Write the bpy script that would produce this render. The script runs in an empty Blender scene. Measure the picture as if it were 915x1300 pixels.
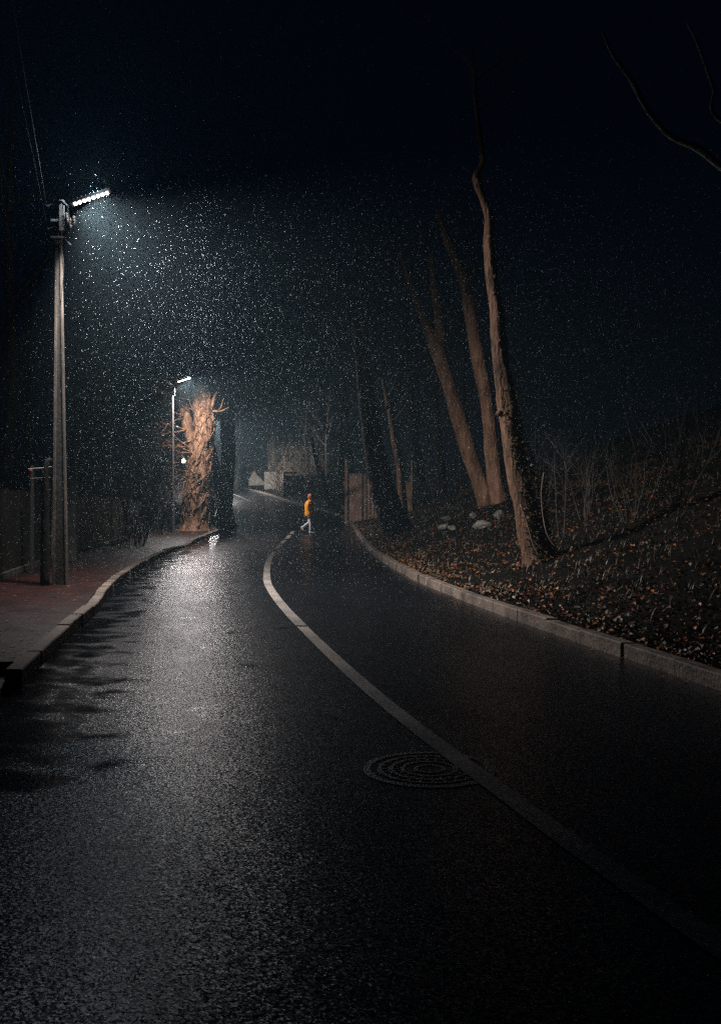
import bpy, math, random
import numpy as np
from mathutils import Vector, Matrix, noise

PI = math.pi
sc = bpy.context.scene
col = sc.collection

# ------------------------------------------------------------------ camera
CAM_H = 1.6
HY = 633.0          # horizon row in the 915x1300 photo
F = 1264.0          # focal length in photo pixels
cam_data = bpy.data.cameras.new('camera')
cam_data.sensor_fit = 'VERTICAL'
cam_data.sensor_height = 36.0
cam_data.lens = 35.0
cam_data.shift_y = -(650.0 - HY) / 1300.0
cam_data.clip_start = 0.1
cam_data.clip_end = 1500.0
cam = bpy.data.objects.new('camera', cam_data)
cam.location = (0, 0, CAM_H)
cam.rotation_euler = (math.radians(90), 0, 0)
col.objects.link(cam)
sc.camera = cam

# ------------------------------------------------------------------ world, exposure
world = bpy.data.worlds.new("World")
sc.world = world
world.use_nodes = True
wn = world.node_tree
wn.nodes['Background'].inputs[0].default_value = (0.05, 0.30, 0.85, 1)   # overcast night sky, almost black
wn.nodes['Background'].inputs[1].default_value = 0.0034
sc.view_settings.view_transform = 'Standard'
sc.view_settings.look = 'None'
sc.view_settings.exposure = 0.0
sc.view_settings.gamma = 1.0
sc.cycles.use_denoising = False
sc.cycles.max_bounces = 5
sc.cycles.volume_bounces = 0
sc.cycles.sample_clamp_indirect = 2.0
LAMP_POWER = 840.0
HAZE_DENSITY = 0.0021

R = random.Random(7)

# ------------------------------------------------------------------ helpers
def P(px, py, d):
    """point seen at photo pixel (px,py) when it stands d metres away"""
    return Vector(((px - 457.5) / F * d, d, CAM_H - (py - HY) / F * d))

class MB:
    def __init__(s):
        s.v = []; s.f = []; s.m = []; s.uv = None
    def box(s, x0, x1, y0, y1, z0, z1, M=None, m=0):
        b = len(s.v)
        pts = [(x0,y0,z0),(x1,y0,z0),(x1,y1,z0),(x0,y1,z0),(x0,y0,z1),(x1,y0,z1),(x1,y1,z1),(x0,y1,z1)]
        for p in pts:
            s.v.append(tuple(M @ Vector(p)) if M else p)
        for f in ((3,2,1,0),(4,5,6,7),(0,1,5,4),(1,2,6,5),(2,3,7,6),(3,0,4,7)):
            s.f.append(tuple(b+i for i in f)); s.m.append(m)
    def poly8(s, pts, m=0):
        b = len(s.v)
        s.v += [tuple(p) for p in pts]
        for f in ((3,2,1,0),(4,5,6,7),(0,1,5,4),(1,2,6,5),(2,3,7,6),(3,0,4,7)):
            s.f.append(tuple(b+i for i in f)); s.m.append(m)
    def tube(s, pts, rad, n=6, m=0, rough=0.0, seed=0.0, cap=True, freq=3.0, flat=1.0):
        pts = [Vector(p) for p in pts]
        b = len(s.v); k = len(pts)
        up = Vector((0.13, 0.31, 0.94)).normalized()
        prev = None
        for i, p in enumerate(pts):
            t = (pts[min(i+1,k-1)] - pts[max(i-1,0)])
            t = t.normalized() if t.length > 1e-9 else Vector((0,0,1))
            if prev is None:
                a = t.cross(Vector((0,1,0.01)))
                if a.length < 0.1: a = t.cross(Vector((1,0,0)))
            else:
                a = prev - t * prev.dot(t)
            a.normalize(); prev = a
            c = t.cross(a)
            r = rad[i] if hasattr(rad, '__len__') else rad
            for j in range(n):
                th = 2*PI*j/n
                q = a*math.cos(th) + c*math.sin(th)*flat
                rr = r
                if rough:
                    w = p + q*r
                    rr = r*(1 + rough*(noise.noise(Vector((w.x*freq*2.2+seed, w.y*freq*2.2, w.z*freq*0.55)))
                                       + 0.6*noise.noise(Vector((w.x*freq*6+seed, w.y*freq*6, w.z*freq*1.8)))))
                s.v.append(tuple(p + q*rr))
        for i in range(k-1):
            for j in range(n):
                j2 = (j+1) % n
                s.f.append((b+i*n+j, b+i*n+j2, b+(i+1)*n+j2, b+(i+1)*n+j)); s.m.append(m)
        if cap:
            s.f.append(tuple(b+j for j in range(n))[::-1]); s.m.append(m)
            s.f.append(tuple(b+(k-1)*n+j for j in range(n))); s.m.append(m)
    def loft(s, rings, m=0, cap=True):
        b = len(s.v); n = len(rings[0])
        for r in rings: s.v += [tuple(p) for p in r]
        for i in range(len(rings)-1):
            for j in range(n):
                j2 = (j+1) % n
                s.f.append((b+i*n+j, b+i*n+j2, b+(i+1)*n+j2, b+(i+1)*n+j)); s.m.append(m)
        if cap:
            s.f.append(tuple(b+j for j in range(n))[::-1]); s.m.append(m)
            e = b+(len(rings)-1)*n
            s.f.append(tuple(e+j for j in range(n))); s.m.append(m)
    def build(s, name, mats, parent=None, smooth=False, label=None):
        me = bpy.data.meshes.new(name)
        me.from_pydata(s.v, [], s.f)
        if not isinstance(mats, (list, tuple)): mats = [mats]
        for q in mats: me.materials.append(q)
        if len(mats) > 1: me.polygons.foreach_set('material_index', s.m)
        if smooth: me.polygons.foreach_set('use_smooth', [True]*len(me.polygons))
        me.update()
        o = bpy.data.objects.new(name, me)
        col.objects.link(o)
        if parent: o.parent = parent
        if label: o['label'] = label
        return o

def empty(name, loc, label, cat, group=None, rz=0.0):
    o = bpy.data.objects.new(name, None); col.objects.link(o)
    o.location = loc; o.rotation_euler = (0, 0, rz); o.empty_display_size = 0.2
    o['label'] = label; o['category'] = cat
    if group: o['group'] = group
    return o

def tag(o, label, cat, group=None, kind=None):
    o['label'] = label; o['category'] = cat
    if group: o['group'] = group
    if kind: o['kind'] = kind
    return o

def struct(o):
    o['kind'] = 'structure'; return o

def spline(pts, n):
    """resample a polyline with a Catmull-Rom curve; n steps per span; works on tuples of any length"""
    P_ = [np.array(p, float) for p in pts]
    P_ = [2*P_[0]-P_[1]] + P_ + [2*P_[-1]-P_[-2]]
    out = []
    for i in range(1, len(P_)-2):
        p0, p1, p2, p3 = P_[i-1], P_[i], P_[i+1], P_[i+2]
        for k in range(n):
            t = k/n
            out.append(0.5*((2*p1)+(-p0+p2)*t+(2*p0-5*p1+4*p2-p3)*t*t+(-p0+3*p1-3*p2+p3)*t**3))
    out.append(P_[-2])
    return out

# ------------------------------------------------------------------ materials
def new_mat(name):
    m = bpy.data.materials.new(name); m.use_nodes = True
    nt = m.node_tree; b = nt.nodes['Principled BSDF']
    return m, nt, b

def noisy(name, c1, c2, scale=4.0, rough=0.8, bump=0.3, bscale=None, bdist=0.02, stretch=(1,1,1), spec=0.5, detail=6, rough2=None, coords='Object'):
    m, nt, b = new_mat(name)
    tc = nt.nodes.new('ShaderNodeTexCoord'); mp = nt.nodes.new('ShaderNodeMapping')
    mp.inputs['Scale'].default_value = stretch
    nt.links.new(tc.outputs[coords], mp.inputs[0])
    n = nt.nodes.new('ShaderNodeTexNoise'); n.inputs['Scale'].default_value = scale; n.inputs['Detail'].default_value = detail
    n.inputs['Roughness'].default_value = 0.65
    nt.links.new(mp.outputs[0], n.inputs['Vector'])
    cr = nt.nodes.new('ShaderNodeValToRGB')
    cr.color_ramp.elements[0].position = 0.34; cr.color_ramp.elements[1].position = 0.66
    cr.color_ramp.elements[0].color = (*c1, 1); cr.color_ramp.elements[1].color = (*c2, 1)
    nt.links.new(n.outputs['Fac'], cr.inputs[0]); nt.links.new(cr.outputs[0], b.inputs['Base Color'])
    if rough2 is None:
        b.inputs['Roughness'].default_value = rough
    else:
        mr = nt.nodes.new('ShaderNodeMapRange'); mr.inputs[3].default_value = rough; mr.inputs[4].default_value = rough2
        nt.links.new(n.outputs['Fac'], mr.inputs[0]); nt.links.new(mr.outputs[0], b.inputs['Roughness'])
    b.inputs['Specular IOR Level'].default_value = spec
    if bump:
        n2 = nt.nodes.new('ShaderNodeTexNoise'); n2.inputs['Scale'].default_value = bscale or scale*4; n2.inputs['Detail'].default_value = 5
        nt.links.new(mp.outputs[0], n2.inputs['Vector'])
        bp = nt.nodes.new('ShaderNodeBump'); bp.inputs['Strength'].default_value = bump; bp.inputs['Distance'].default_value = bdist
        nt.links.new(n2.outputs['Fac'], bp.inputs['Height']); nt.links.new(bp.outputs[0], b.inputs['Normal'])
    return m

def plain(name, c, rough=0.7, metal=0.0, emit=None, strength=0.0):
    m, nt, b = new_mat(name)
    n = nt.nodes.new('ShaderNodeTexNoise'); n.inputs['Scale'].default_value = 14
    mx = nt.nodes.new('ShaderNodeMixRGB'); mx.inputs[1].default_value = (*[q*0.8 for q in c], 1); mx.inputs[2].default_value = (*[min(1, q*1.2) for q in c], 1)
    tc = nt.nodes.new('ShaderNodeTexCoord'); nt.links.new(tc.outputs['Object'], n.inputs['Vector'])
    nt.links.new(n.outputs['Fac'], mx.inputs[0]); nt.links.new(mx.outputs[0], b.inputs['Base Color'])
    b.inputs['Roughness'].default_value = rough; b.inputs['Metallic'].default_value = metal
    if emit:
        b.inputs['Emission Color'].default_value = (*emit, 1); b.inputs['Emission Strength'].default_value = strength
    return m

GRAIN = 0.27
def asphalt_mat():
    m, nt, b = new_mat('wet_asphalt')
    tc = nt.nodes.new('ShaderNodeTexCoord')
    big = nt.nodes.new('ShaderNodeTexNoise'); big.inputs['Scale'].default_value = 0.55; big.inputs['Detail'].default_value = 7; big.inputs['Roughness'].default_value = 0.6
    mpb = nt.nodes.new('ShaderNodeMapping'); mpb.inputs['Scale'].default_value = (1.0, 0.35, 1)
    nt.links.new(tc.outputs['UV'], mpb.inputs[0]); nt.links.new(mpb.outputs[0], big.inputs['Vector'])
    vor = nt.nodes.new('ShaderNodeTexVoronoi'); vor.inputs['Scale'].default_value = 120
    nt.links.new(tc.outputs['UV'], vor.inputs['Vector'])
    fine = nt.nodes.new('ShaderNodeTexNoise'); fine.inputs['Scale'].default_value = 38; fine.inputs['Detail'].default_value = 4
    nt.links.new(tc.outputs['UV'], fine.inputs['Vector'])
    cr = nt.nodes.new('ShaderNodeValToRGB')
    cr.color_ramp.elements[0].position = 0.3; cr.color_ramp.elements[1].position = 0.75
    cr.color_ramp.elements[0].color = (0.001, 0.0018, 0.003, 1); cr.color_ramp.elements[1].color = (0.004, 0.0055, 0.008, 1)
    nt.links.new(fine.outputs['Fac'], cr.inputs[0]); nt.links.new(cr.outputs[0], b.inputs['Base Color'])
    mr = nt.nodes.new('ShaderNodeMapRange'); mr.inputs[1].default_value = 0.35; mr.inputs[2].default_value = 0.65
    mr.inputs[3].default_value = 0.24; mr.inputs[4].default_value = 0.33
    nt.links.new(big.outputs['Fac'], mr.inputs[0])
    # standing water along the left gutter: smooth film that hides the aggregate
    sx_ = nt.nodes.new('ShaderNodeSeparateXYZ'); nt.links.new(tc.outputs['UV'], sx_.inputs[0])
    gm = nt.nodes.new('ShaderNodeMapRange'); gm.inputs[1].default_value = -1.7; gm.inputs[2].default_value = -2.85; gm.inputs[3].default_value = -.12; gm.inputs[4].default_value = .22
    nt.links.new(sx_.outputs[0], gm.inputs[0])
    pn = nt.nodes.new('ShaderNodeTexNoise'); pn.inputs['Scale'].default_value = 2.6; pn.inputs['Detail'].default_value = 6; nt.links.new(tc.outputs['UV'], pn.inputs['Vector'])
    pa = nt.nodes.new('ShaderNodeMath'); nt.links.new(gm.outputs[0], pa.inputs[0]); nt.links.new(pn.outputs['Fac'], pa.inputs[1])
    wet = nt.nodes.new('ShaderNodeMapRange'); wet.inputs[1].default_value = .50; wet.inputs[2].default_value = .68; dm = nt.nodes.new('ShaderNodeMapRange'); dm.inputs[1].default_value = 4.4; dm.inputs[2].default_value = 5.6; nt.links.new(sx_.outputs[1], dm.inputs[0])
    pm = nt.nodes.new('ShaderNodeMath'); pm.operation = 'MULTIPLY'; nt.links.new(pa.outputs[0], pm.inputs[0]); nt.links.new(dm.outputs[0], pm.inputs[1])
    nt.links.new(pm.outputs[0], wet.inputs[0])
    rmx = nt.nodes.new('ShaderNodeMix'); rmx.data_type = 'FLOAT'; nt.links.new(wet.outputs[0], rmx.inputs[0]); nt.links.new(mr.outputs[0], rmx.inputs[2]); rmx.inputs[3].default_value = .11
    nt.links.new(rmx.outputs[0], b.inputs['Roughness'])
    bp = nt.nodes.new('ShaderNodeBump'); bp.inputs['Strength'].default_value = 0.45; bp.inputs['Distance'].default_value = 0.006
    nt.links.new(fine.outputs['Fac'], bp.inputs['Height'])
    # every grain of aggregate is a small facet with its own tilt
    sub = nt.nodes.new('ShaderNodeVectorMath'); sub.operation = 'SUBTRACT'; sub.inputs[1].default_value = (.5, .5, .5)
    nt.links.new(vor.outputs['Color'], sub.inputs[0])
    sc_ = nt.nodes.new('ShaderNodeVectorMath'); sc_.operation = 'SCALE'; gk = nt.nodes.new('ShaderNodeMapRange'); gk.inputs[3].default_value = GRAIN; gk.inputs[4].default_value = .02
    md_ = nt.nodes.new('ShaderNodeTexNoise'); md_.inputs['Scale'].default_value = 1.7; md_.inputs['Detail'].default_value = 9; md_.inputs['Roughness'].default_value = .7
    mpm = nt.nodes.new('ShaderNodeMapping'); mpm.inputs['Scale'].default_value = (1.6, .45, 1); nt.links.new(tc.outputs['UV'], mpm.inputs[0]); nt.links.new(mpm.outputs[0], md_.inputs['Vector'])
    mk_ = nt.nodes.new('ShaderNodeMapRange'); mk_.inputs[1].default_value = .36; mk_.inputs[2].default_value = .64; mk_.inputs[3].default_value = .75; mk_.inputs[4].default_value = 1.25
    nt.links.new(md_.outputs['Fac'], mk_.inputs[0])
    gm2 = nt.nodes.new('ShaderNodeMath'); gm2.operation = 'MULTIPLY'; nt.links.new(gk.outputs[0], gm2.inputs[0]); nt.links.new(mk_.outputs[0], gm2.inputs[1])
    nt.links.new(wet.outputs[0], gk.inputs[0]); nt.links.new(gm2.outputs[0], sc_.inputs['Scale'])
    nt.links.new(sub.outputs[0], sc_.inputs[0])
    adv = nt.nodes.new('ShaderNodeVectorMath'); adv.operation = 'ADD'; nt.links.new(bp.outputs[0], adv.inputs[0]); nt.links.new(sc_.outputs[0], adv.inputs[1])
    nv = nt.nodes.new('ShaderNodeVectorMath'); nv.operation = 'NORMALIZE'; nt.links.new(adv.outputs[0], nv.inputs[0])
    nt.links.new(nv.outputs[0], b.inputs['Normal'])
    sp = nt.nodes.new('ShaderNodeMapRange'); sp.inputs[1].default_value = 0.42; sp.inputs[2].default_value = 0.60
    sp.inputs[3].default_value = 0.95; sp.inputs[4].default_value = 0.30
    nt.links.new(big.outputs['Fac'], sp.inputs[0]); nt.links.new(sp.outputs[0], b.inputs['Specular IOR Level'])
    return m

def paving_mat():
    m, nt, b = new_mat('wet_red_paving')
    tc = nt.nodes.new('ShaderNodeTexCoord')
    br = nt.nodes.new('ShaderNodeTexBrick')
    br.inputs['Scale'].default_value = 1.0; br.inputs['Brick Width'].default_value = 0.2; br.inputs['Row Height'].default_value = 0.1
    br.inputs['Mortar Size'].default_value = 0.008; br.inputs['Mortar Smooth'].default_value = 0.4
    br.inputs['Color1'].default_value = (0.048, 0.011, 0.008, 1); br.inputs['Color2'].default_value = (0.013, 0.005, 0.004, 1)
    br.inputs['Mortar'].default_value = (0.012, 0.011, 0.01, 1)
    nt.links.new(tc.outputs['UV'], br.inputs['Vector'])
    n = nt.nodes.new('ShaderNodeTexNoise'); n.inputs['Scale'].default_value = 2.2; n.inputs['Detail'].default_value = 6
    nt.links.new(tc.outputs['UV'], n.inputs['Vector'])
    mx = nt.nodes.new('ShaderNodeMixRGB'); mx.blend_type = 'MIX'; mx.inputs[2].default_value = (0.012, 0.010, 0.009, 1)
    cr = nt.nodes.new('ShaderNodeValToRGB'); cr.color_ramp.elements[0].position = 0.55; cr.color_ramp.elements[1].position = 0.75
    nt.links.new(n.outputs['Fac'], cr.inputs[0]); nt.links.new(cr.outputs[0], mx.inputs[0]); nt.links.new(br.outputs['Color'], mx.inputs[1])
    nt.links.new(mx.outputs[0], b.inputs['Base Color'])
    mr = nt.nodes.new('ShaderNodeMapRange'); mr.inputs[3].default_value = 0.3; mr.inputs[4].default_value = 0.65
    nt.links.new(n.outputs['Fac'], mr.inputs[0]); nt.links.new(mr.outputs[0], b.inputs['Roughness'])
    b.inputs['Specular IOR Level'].default_value = 0.22
    n3 = nt.nodes.new('ShaderNodeTexNoise'); n3.inputs['Scale'].default_value = 9; nt.links.new(tc.outputs['UV'], n3.inputs['Vector'])
    ad = nt.nodes.new('ShaderNodeMath'); ad.operation = 'MULTIPLY_ADD'; ad.inputs[1].default_value = -1.0
    nt.links.new(br.outputs['Fac'], ad.inputs[0]); nt.links.new(n3.outputs['Fac'], ad.inputs[2])
    bp = nt.nodes.new('ShaderNodeBump'); bp.inputs['Strength'].default_value = 0.8; bp.inputs['Distance'].default_value = 0.012
    nt.links.new(ad.outputs[0], bp.inputs['Height']); nt.links.new(bp.outputs[0], b.inputs['Normal'])
    return m

def paint_mat():
    m, nt, b = new_mat('worn_road_paint')
    tc = nt.nodes.new('ShaderNodeTexCoord')
    n = nt.nodes.new('ShaderNodeTexNoise'); n.inputs['Scale'].default_value = 26; n.inputs['Detail'].default_value = 8; n.inputs['Roughness'].default_value = 0.75
    nt.links.new(tc.outputs['UV'], n.inputs['Vector'])
    n2 = nt.nodes.new('ShaderNodeTexNoise'); n2.inputs['Scale'].default_value = 1.3; n2.inputs['Detail'].default_value = 4
    nt.links.new(tc.outputs['UV'], n2.inputs['Vector'])
    ad = nt.nodes.new('ShaderNodeMath'); ad.operation = 'MULTIPLY_ADD'; ad.inputs[1].default_value = 0.5
    nt.links.new(n2.outputs['Fac'], ad.inputs[0]); nt.links.new(n.outputs['Fac'], ad.inputs[2])
    cr = nt.nodes.new('ShaderNodeValToRGB'); cr.color_ramp.elements[0].position = 0.60; cr.color_ramp.elements[1].position = 0.88
    cr.color_ramp.elements[0].color = (0.09, 0.11, 0.115, 1); cr.color_ramp.elements[1].color = (0.42, 0.37, 0.32, 1)
    nt.links.new(ad.outputs[0], cr.inputs[0]); nt.links.new(cr.outputs[0], b.inputs['Base Color'])
    sep = nt.nodes.new('ShaderNodeSeparateXYZ'); nt.links.new(tc.outputs['UV'], sep.inputs[0])
    wr = nt.nodes.new('ShaderNodeMapRange'); wr.inputs[1].default_value = 5.5; wr.inputs[2].default_value = 11.0; wr.inputs[3].default_value = -.10; wr.inputs[4].default_value = .03
    nt.links.new(sep.outputs[1], wr.inputs[0])
    a2 = nt.nodes.new('ShaderNodeMath'); nt.links.new(ad.outputs[0], a2.inputs[0]); nt.links.new(wr.outputs[0], a2.inputs[1]); nt.links.new(a2.outputs[0], cr.inputs[0])
    b.inputs['Roughness'].default_value = 0.36
    bp = nt.nodes.new('ShaderNodeBump'); bp.inputs['Strength'].default_value = 0.5; bp.inputs['Distance'].default_value = 0.006
    nt.links.new(n.outputs['Fac'], bp.inputs['Height'])
    vor = nt.nodes.new('ShaderNodeTexVoronoi'); vor.inputs['Scale'].default_value = 120; nt.links.new(tc.outputs['UV'], vor.inputs['Vector'])
    sub = nt.nodes.new('ShaderNodeVectorMath'); sub.operation = 'SUBTRACT'; sub.inputs[1].default_value = (.5, .5, .5); nt.links.new(vor.outputs['Color'], sub.inputs[0])
    sc_ = nt.nodes.new('ShaderNodeVectorMath'); sc_.operation = 'SCALE'; sc_.inputs['Scale'].default_value = GRAIN; nt.links.new(sub.outputs[0], sc_.inputs[0])
    adv = nt.nodes.new('ShaderNodeVectorMath'); adv.operation = 'ADD'; nt.links.new(bp.outputs[0], adv.inputs[0]); nt.links.new(sc_.outputs[0], adv.inputs[1])
    nv = nt.nodes.new('ShaderNodeVectorMath'); nv.operation = 'NORMALIZE'; nt.links.new(adv.outputs[0], nv.inputs[0]); nt.links.new(nv.outputs[0], b.inputs['Normal'])
    b.inputs['Specular IOR Level'].default_value = 0.7
    return m

def bark_mat(name, c1, c2, scale=5, bump=0.9, dist=0.03):
    return noisy(name, c1, c2, scale=scale, rough=0.85, bump=bump, bscale=scale*3.2, bdist=dist, stretch=(1, 1, 0.28), spec=0.25, detail=9)

M = dict(
    asphalt=asphalt_mat(), paving=paving_mat(), paint=paint_mat(),
    kerb=noisy('wet_concrete_kerb', (0.045, 0.036, 0.028), (0.23, 0.18, 0.14), 2.6, 0.6, 1.0, 26, 0.02, rough2=0.85),
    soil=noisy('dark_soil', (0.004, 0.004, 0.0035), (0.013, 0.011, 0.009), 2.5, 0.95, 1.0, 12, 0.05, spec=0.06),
    concrete=noisy('pole_concrete', (0.07, 0.06, 0.05), (0.23, 0.195, 0.16), 6, 0.8, 0.5, 40, 0.01, stretch=(1,1,0.3)),
    concrete_dark=noisy('dark_concrete', (0.03, 0.032, 0.03), (0.09, 0.085, 0.075), 5, 0.8, 0.6, 30, 0.01, stretch=(1,1,0.4)),
    steel=noisy('galvanised_steel', (0.25, 0.24, 0.23), (0.42, 0.40, 0.38), 12, 0.45, 0.1),
    darksteel=noisy('dark_painted_steel', (0.03, 0.03, 0.032), (0.06, 0.06, 0.062), 12, 0.5, 0.1),
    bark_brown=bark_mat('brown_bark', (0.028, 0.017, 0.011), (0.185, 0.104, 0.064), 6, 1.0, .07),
    bark_lightened=bark_mat('lightened_bark', (0.20, 0.24, 0.20), (0.46, 0.50, 0.42), 5),  # light on the overhanging limbs put into a paler bark colour
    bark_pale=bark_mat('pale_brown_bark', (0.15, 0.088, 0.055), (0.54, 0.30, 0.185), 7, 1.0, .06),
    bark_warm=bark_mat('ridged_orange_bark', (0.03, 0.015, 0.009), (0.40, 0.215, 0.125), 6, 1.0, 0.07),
    bark_dark=bark_mat('shade_black_bark', (0.008, 0.007, 0.006), (0.028, 0.023, 0.018), 4),  # shade on the dark trunks put into the colour as near-black
    bark_grey=bark_mat('grey_bark', (0.07, 0.065, 0.055), (0.20, 0.18, 0.15), 5),
    twig=noisy('twig_bark', (0.10, 0.07, 0.05), (0.25, 0.18, 0.13), 6, 0.8, 0.2),
    twig_pale=noisy('pale_twig_bark', (0.16, 0.115, 0.08), (0.36, 0.26, 0.18), 6, 0.8, 0.2),
    twig_dark=noisy('dark_twig_bark', (0.03, 0.026, 0.02), (0.08, 0.065, 0.05), 6, 0.8, 0.2),
    wood_green=noisy('green_stained_boards', (0.18, 0.20, 0.10), (0.42, 0.42, 0.23), 5, 0.75, 0.5, 18, 0.01, stretch=(3,3,0.3)),
    wood_dark=noisy('dark_boards', (0.012, 0.014, 0.012), (0.035, 0.036, 0.03), 5, 0.75, 0.5, 18, 0.01, stretch=(3,3,0.3)),
    redwall=noisy('red_brown_fence_metal', (0.26, 0.15, 0.105), (0.55, 0.34, 0.24), 3, 0.7, 0.3, 12, 0.01, stretch=(1,1,0.4)),
    render=noisy('pale_render', (0.16, 0.145, 0.12), (0.30, 0.27, 0.225), 2, 0.85, 0.3),
    roof=noisy('dark_roof', (0.02, 0.02, 0.022), (0.05, 0.05, 0.052), 4, 0.7, 0.3),
    glass=plain('dark_window_glass', (0.01, 0.012, 0.015), 0.15),
    frame=plain('window_frame_paint', (0.30, 0.29, 0.27), 0.5),
    teal=noisy('dark_teal_boards', (0.012, 0.028, 0.03), (0.035, 0.06, 0.06), 3, 0.7, 0.3, stretch=(1,1,0.3)),
    iron=noisy('wet_cast_iron', (0.012, 0.012, 0.013), (0.03, 0.03, 0.032), 20, 0.2, 1.0, 90, 0.008, rough2=0.5, spec=.5),
    wire=plain('cable_rubber', (0.02, 0.02, 0.02), 0.7),
    porcelain=plain('insulator_porcelain', (0.35, 0.32, 0.28), 0.3),
    leafA=noisy('orange_leaf', (0.24, 0.07, 0.018), (0.52, 0.18, 0.05), 8, 0.5, 0.2),
    leafB=noisy('brown_leaf', (0.05, 0.024, 0.011), (0.14, 0.07, 0.03), 8, 0.55, 0.2),
    leafC=noisy('pale_leaf', (0.08, 0.07, 0.05), (0.22, 0.19, 0.135), 8, 0.5, 0.2),
    leafD=noisy('dark_green_leaf', (0.014, 0.022, 0.010), (0.045, 0.055, 0.022), 8, 0.45, 0.2),
    stone=noisy('pale_rock', (0.14, 0.135, 0.12), (0.34, 0.32, 0.28), 7, 0.75, 0.8, 20, 0.03),
    snow=plain('snowflake', (0.42, 0.50, 0.56), 0.9),
    raincoat=noisy('orange_raincoat_fabric', (0.85, 0.27, 0.012), (1.0, 0.42, 0.02), 6, 0.5, 0.3, 22, 0.01),
    hoodcloth=noisy('rust_hood_fabric', (0.45, 0.10, 0.02), (0.62, 0.16, 0.03), 6, 0.6, 0.3),
    jeans=noisy('pale_grey_trousers', (0.55, 0.55, 0.58), (0.75, 0.75, 0.78), 9, 0.8, 0.4, 24, 0.01),
    shoe=plain('white_shoe', (0.72, 0.70, 0.68), 0.6),
    sole=plain('shoe_sole', (0.5, 0.48, 0.46), 0.7),
    skin=plain('skin', (0.42, 0.24, 0.17), 0.5),
    hair=plain('dark_hair', (0.02, 0.014, 0.01), 0.6),
    led=plain('lit_led_lens', (0.9, 0.9, 0.9), 0.3, 0, (1.0, 0.88, 0.84), 28.0),
    led_far=plain('lit_lamp_glass', (0.9, 0.9, 0.9), 0.3, 0, (0.92, 0.95, 1.0), 30.0),
    red=plain('glowing_red_reflector', (0.5, 0.05, 0.03), 0.3, 0, (1.0, 0.12, 0.08), 0.35),  # light thrown back by the reflector put in as its own glow
)

# ------------------------------------------------------------------ road axis and terrain
AX = [(-60, 18.0, 0), (-10, 5.0, 0), (0, 2.25, 0), (3.84, 1.16, 0), (4.74, .91, 0), (7.87, .14, 0), (12.9, -.84, 0), (16.6, -1.46, 0), (19.8, -1.86, 0), (25.6, -2.34, 0),
      (32.6, -2.68, 0), (43, -3.02, 0.02), (50, -3.28, .16), (60, -4.25, .52), (72, -6.6, .97), (80, -8.7, 1.30), (92, -11.75, 1.98),
      (110, -17.2, 2.9), (130, -24.5, 3.7), (170, -42, 5.0), (260, -90, 7.0), (500, -220, 8.0)]
_s = spline([(a[0], a[1], a[2]) for a in AX], 12)
_d = np.array([p[0] for p in _s]); _x = np.array([p[1] for p in _s]); _z = np.array([p[2] for p in _s])
def xc(d): return float(np.interp(d, _d, _x))
def zr(d): return float(np.interp(d, _d, _z))
def cosd(d):
    sl = (xc(d+.6)-xc(d-.6))/1.2
    return 1/math.sqrt(1+sl*sl)
RT = 2.86
def lt(d): return float(np.interp(d, [0, 8, 14, 20, 30, 42, 52, 200], [2.85, 2.85, 2.62, 2.8, 3.05, 3.35, 3.3, 3.3]))
def pw(d): return float(np.interp(d, [0, 14, 26, 45, 60, 200], [1.9, 1.75, 2.0, 2.4, 2.6, 2.6]))
KW = 0.15
def pave_h(d):       # lowered at the vehicle crossing in the distance and at the near gap
    a = 0.13 - 0.09*math.exp(-((d-33.5)/2.2)**2)
    if 7.55 < d < 8.95: a = 0.02
    return a
def terr_t(t, d):
    x = xc(d)+t/cosd(d)
    base = zr(d)
    if t >= 0:
        u = t-(RT+KW)
        if u < 0: return base-0.06
        k = float(np.interp(d, [48, 62], [1.0, 0.28]))
        if u < 4: f = .12*u+.045*u*u
        else: f = 1.2+.36*(min(u, 22)-4)
        f *= k
        mound = 0.62*math.exp(-(((x-3.4)/2.4)**2+((d-26.5)/2.8)**2))
        mound *= min(1, u/1.2)
        nz = (noise.noise(Vector((x*.7, d*.5, 0)))*.16+noise.noise(Vector((x*2.2, d*2.0, 4)))*.05)*min(1, u/1.0)
        return base+.11+f+mound+nz
    e = lt(d)+KW+pw(d)
    u = -t-e
    if u < 0: return base+(-.06 if -t < lt(d)+KW else pave_h(d)-.06)
    nz = noise.noise(Vector((x*.5, d*.5, 9)))*.14*min(1, u/1.0)
    return base+.13+nz+min(u, 30)*.03
def terr(x, y):
    return terr_t((x-xc(y))*cosd(y), y)
def at(t, d, z=0.0):
    return (xc(d)+t/cosd(d), d, z)

# ground sheet
ds = list(np.arange(-40, -6, 4.0))+list(np.arange(-6, 60, 0.4))+list(np.arange(60, 140, 1.2))+list(np.arange(140, 260, 8.0))+[300, 360, 450, 600, 800]
tus = [-400, -220, -120, -70, -45, -32, -24, -19, -15, -12, -9.5, -7.5, -6, -4.8, -3.6, -2.4, -1.5, -.8, -.3, 0.0]
v = []; f = []; uv = []
rows = 0
for d in ds:
    el = lt(d)+KW+pw(d)
    ts = [q-el for q in tus]+[-el+.02, -(lt(d)+KW)-.02, -(lt(d)+KW)+.04, -1.5, 0, 1.5, RT+KW-.04, RT+KW]
    ts += [RT+KW+q for q in (.1, .25, .4, .6, .8, 1.0, 1.25, 1.5, 1.75, 2.0, 2.3, 2.6, 3.0, 3.4, 3.8, 4.3, 4.8, 5.4, 6, 6.8, 7.6, 8.6, 9.8, 11, 13, 15, 18, 22, 30, 45, 70, 120, 220, 400)]
    for t in ts:
        c = cosd(d) if abs(t) < 60 else 1.0
        v.append((xc(d)+t/c, d, terr_t(t, d)))
    n = len(ts); rows += 1
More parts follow.
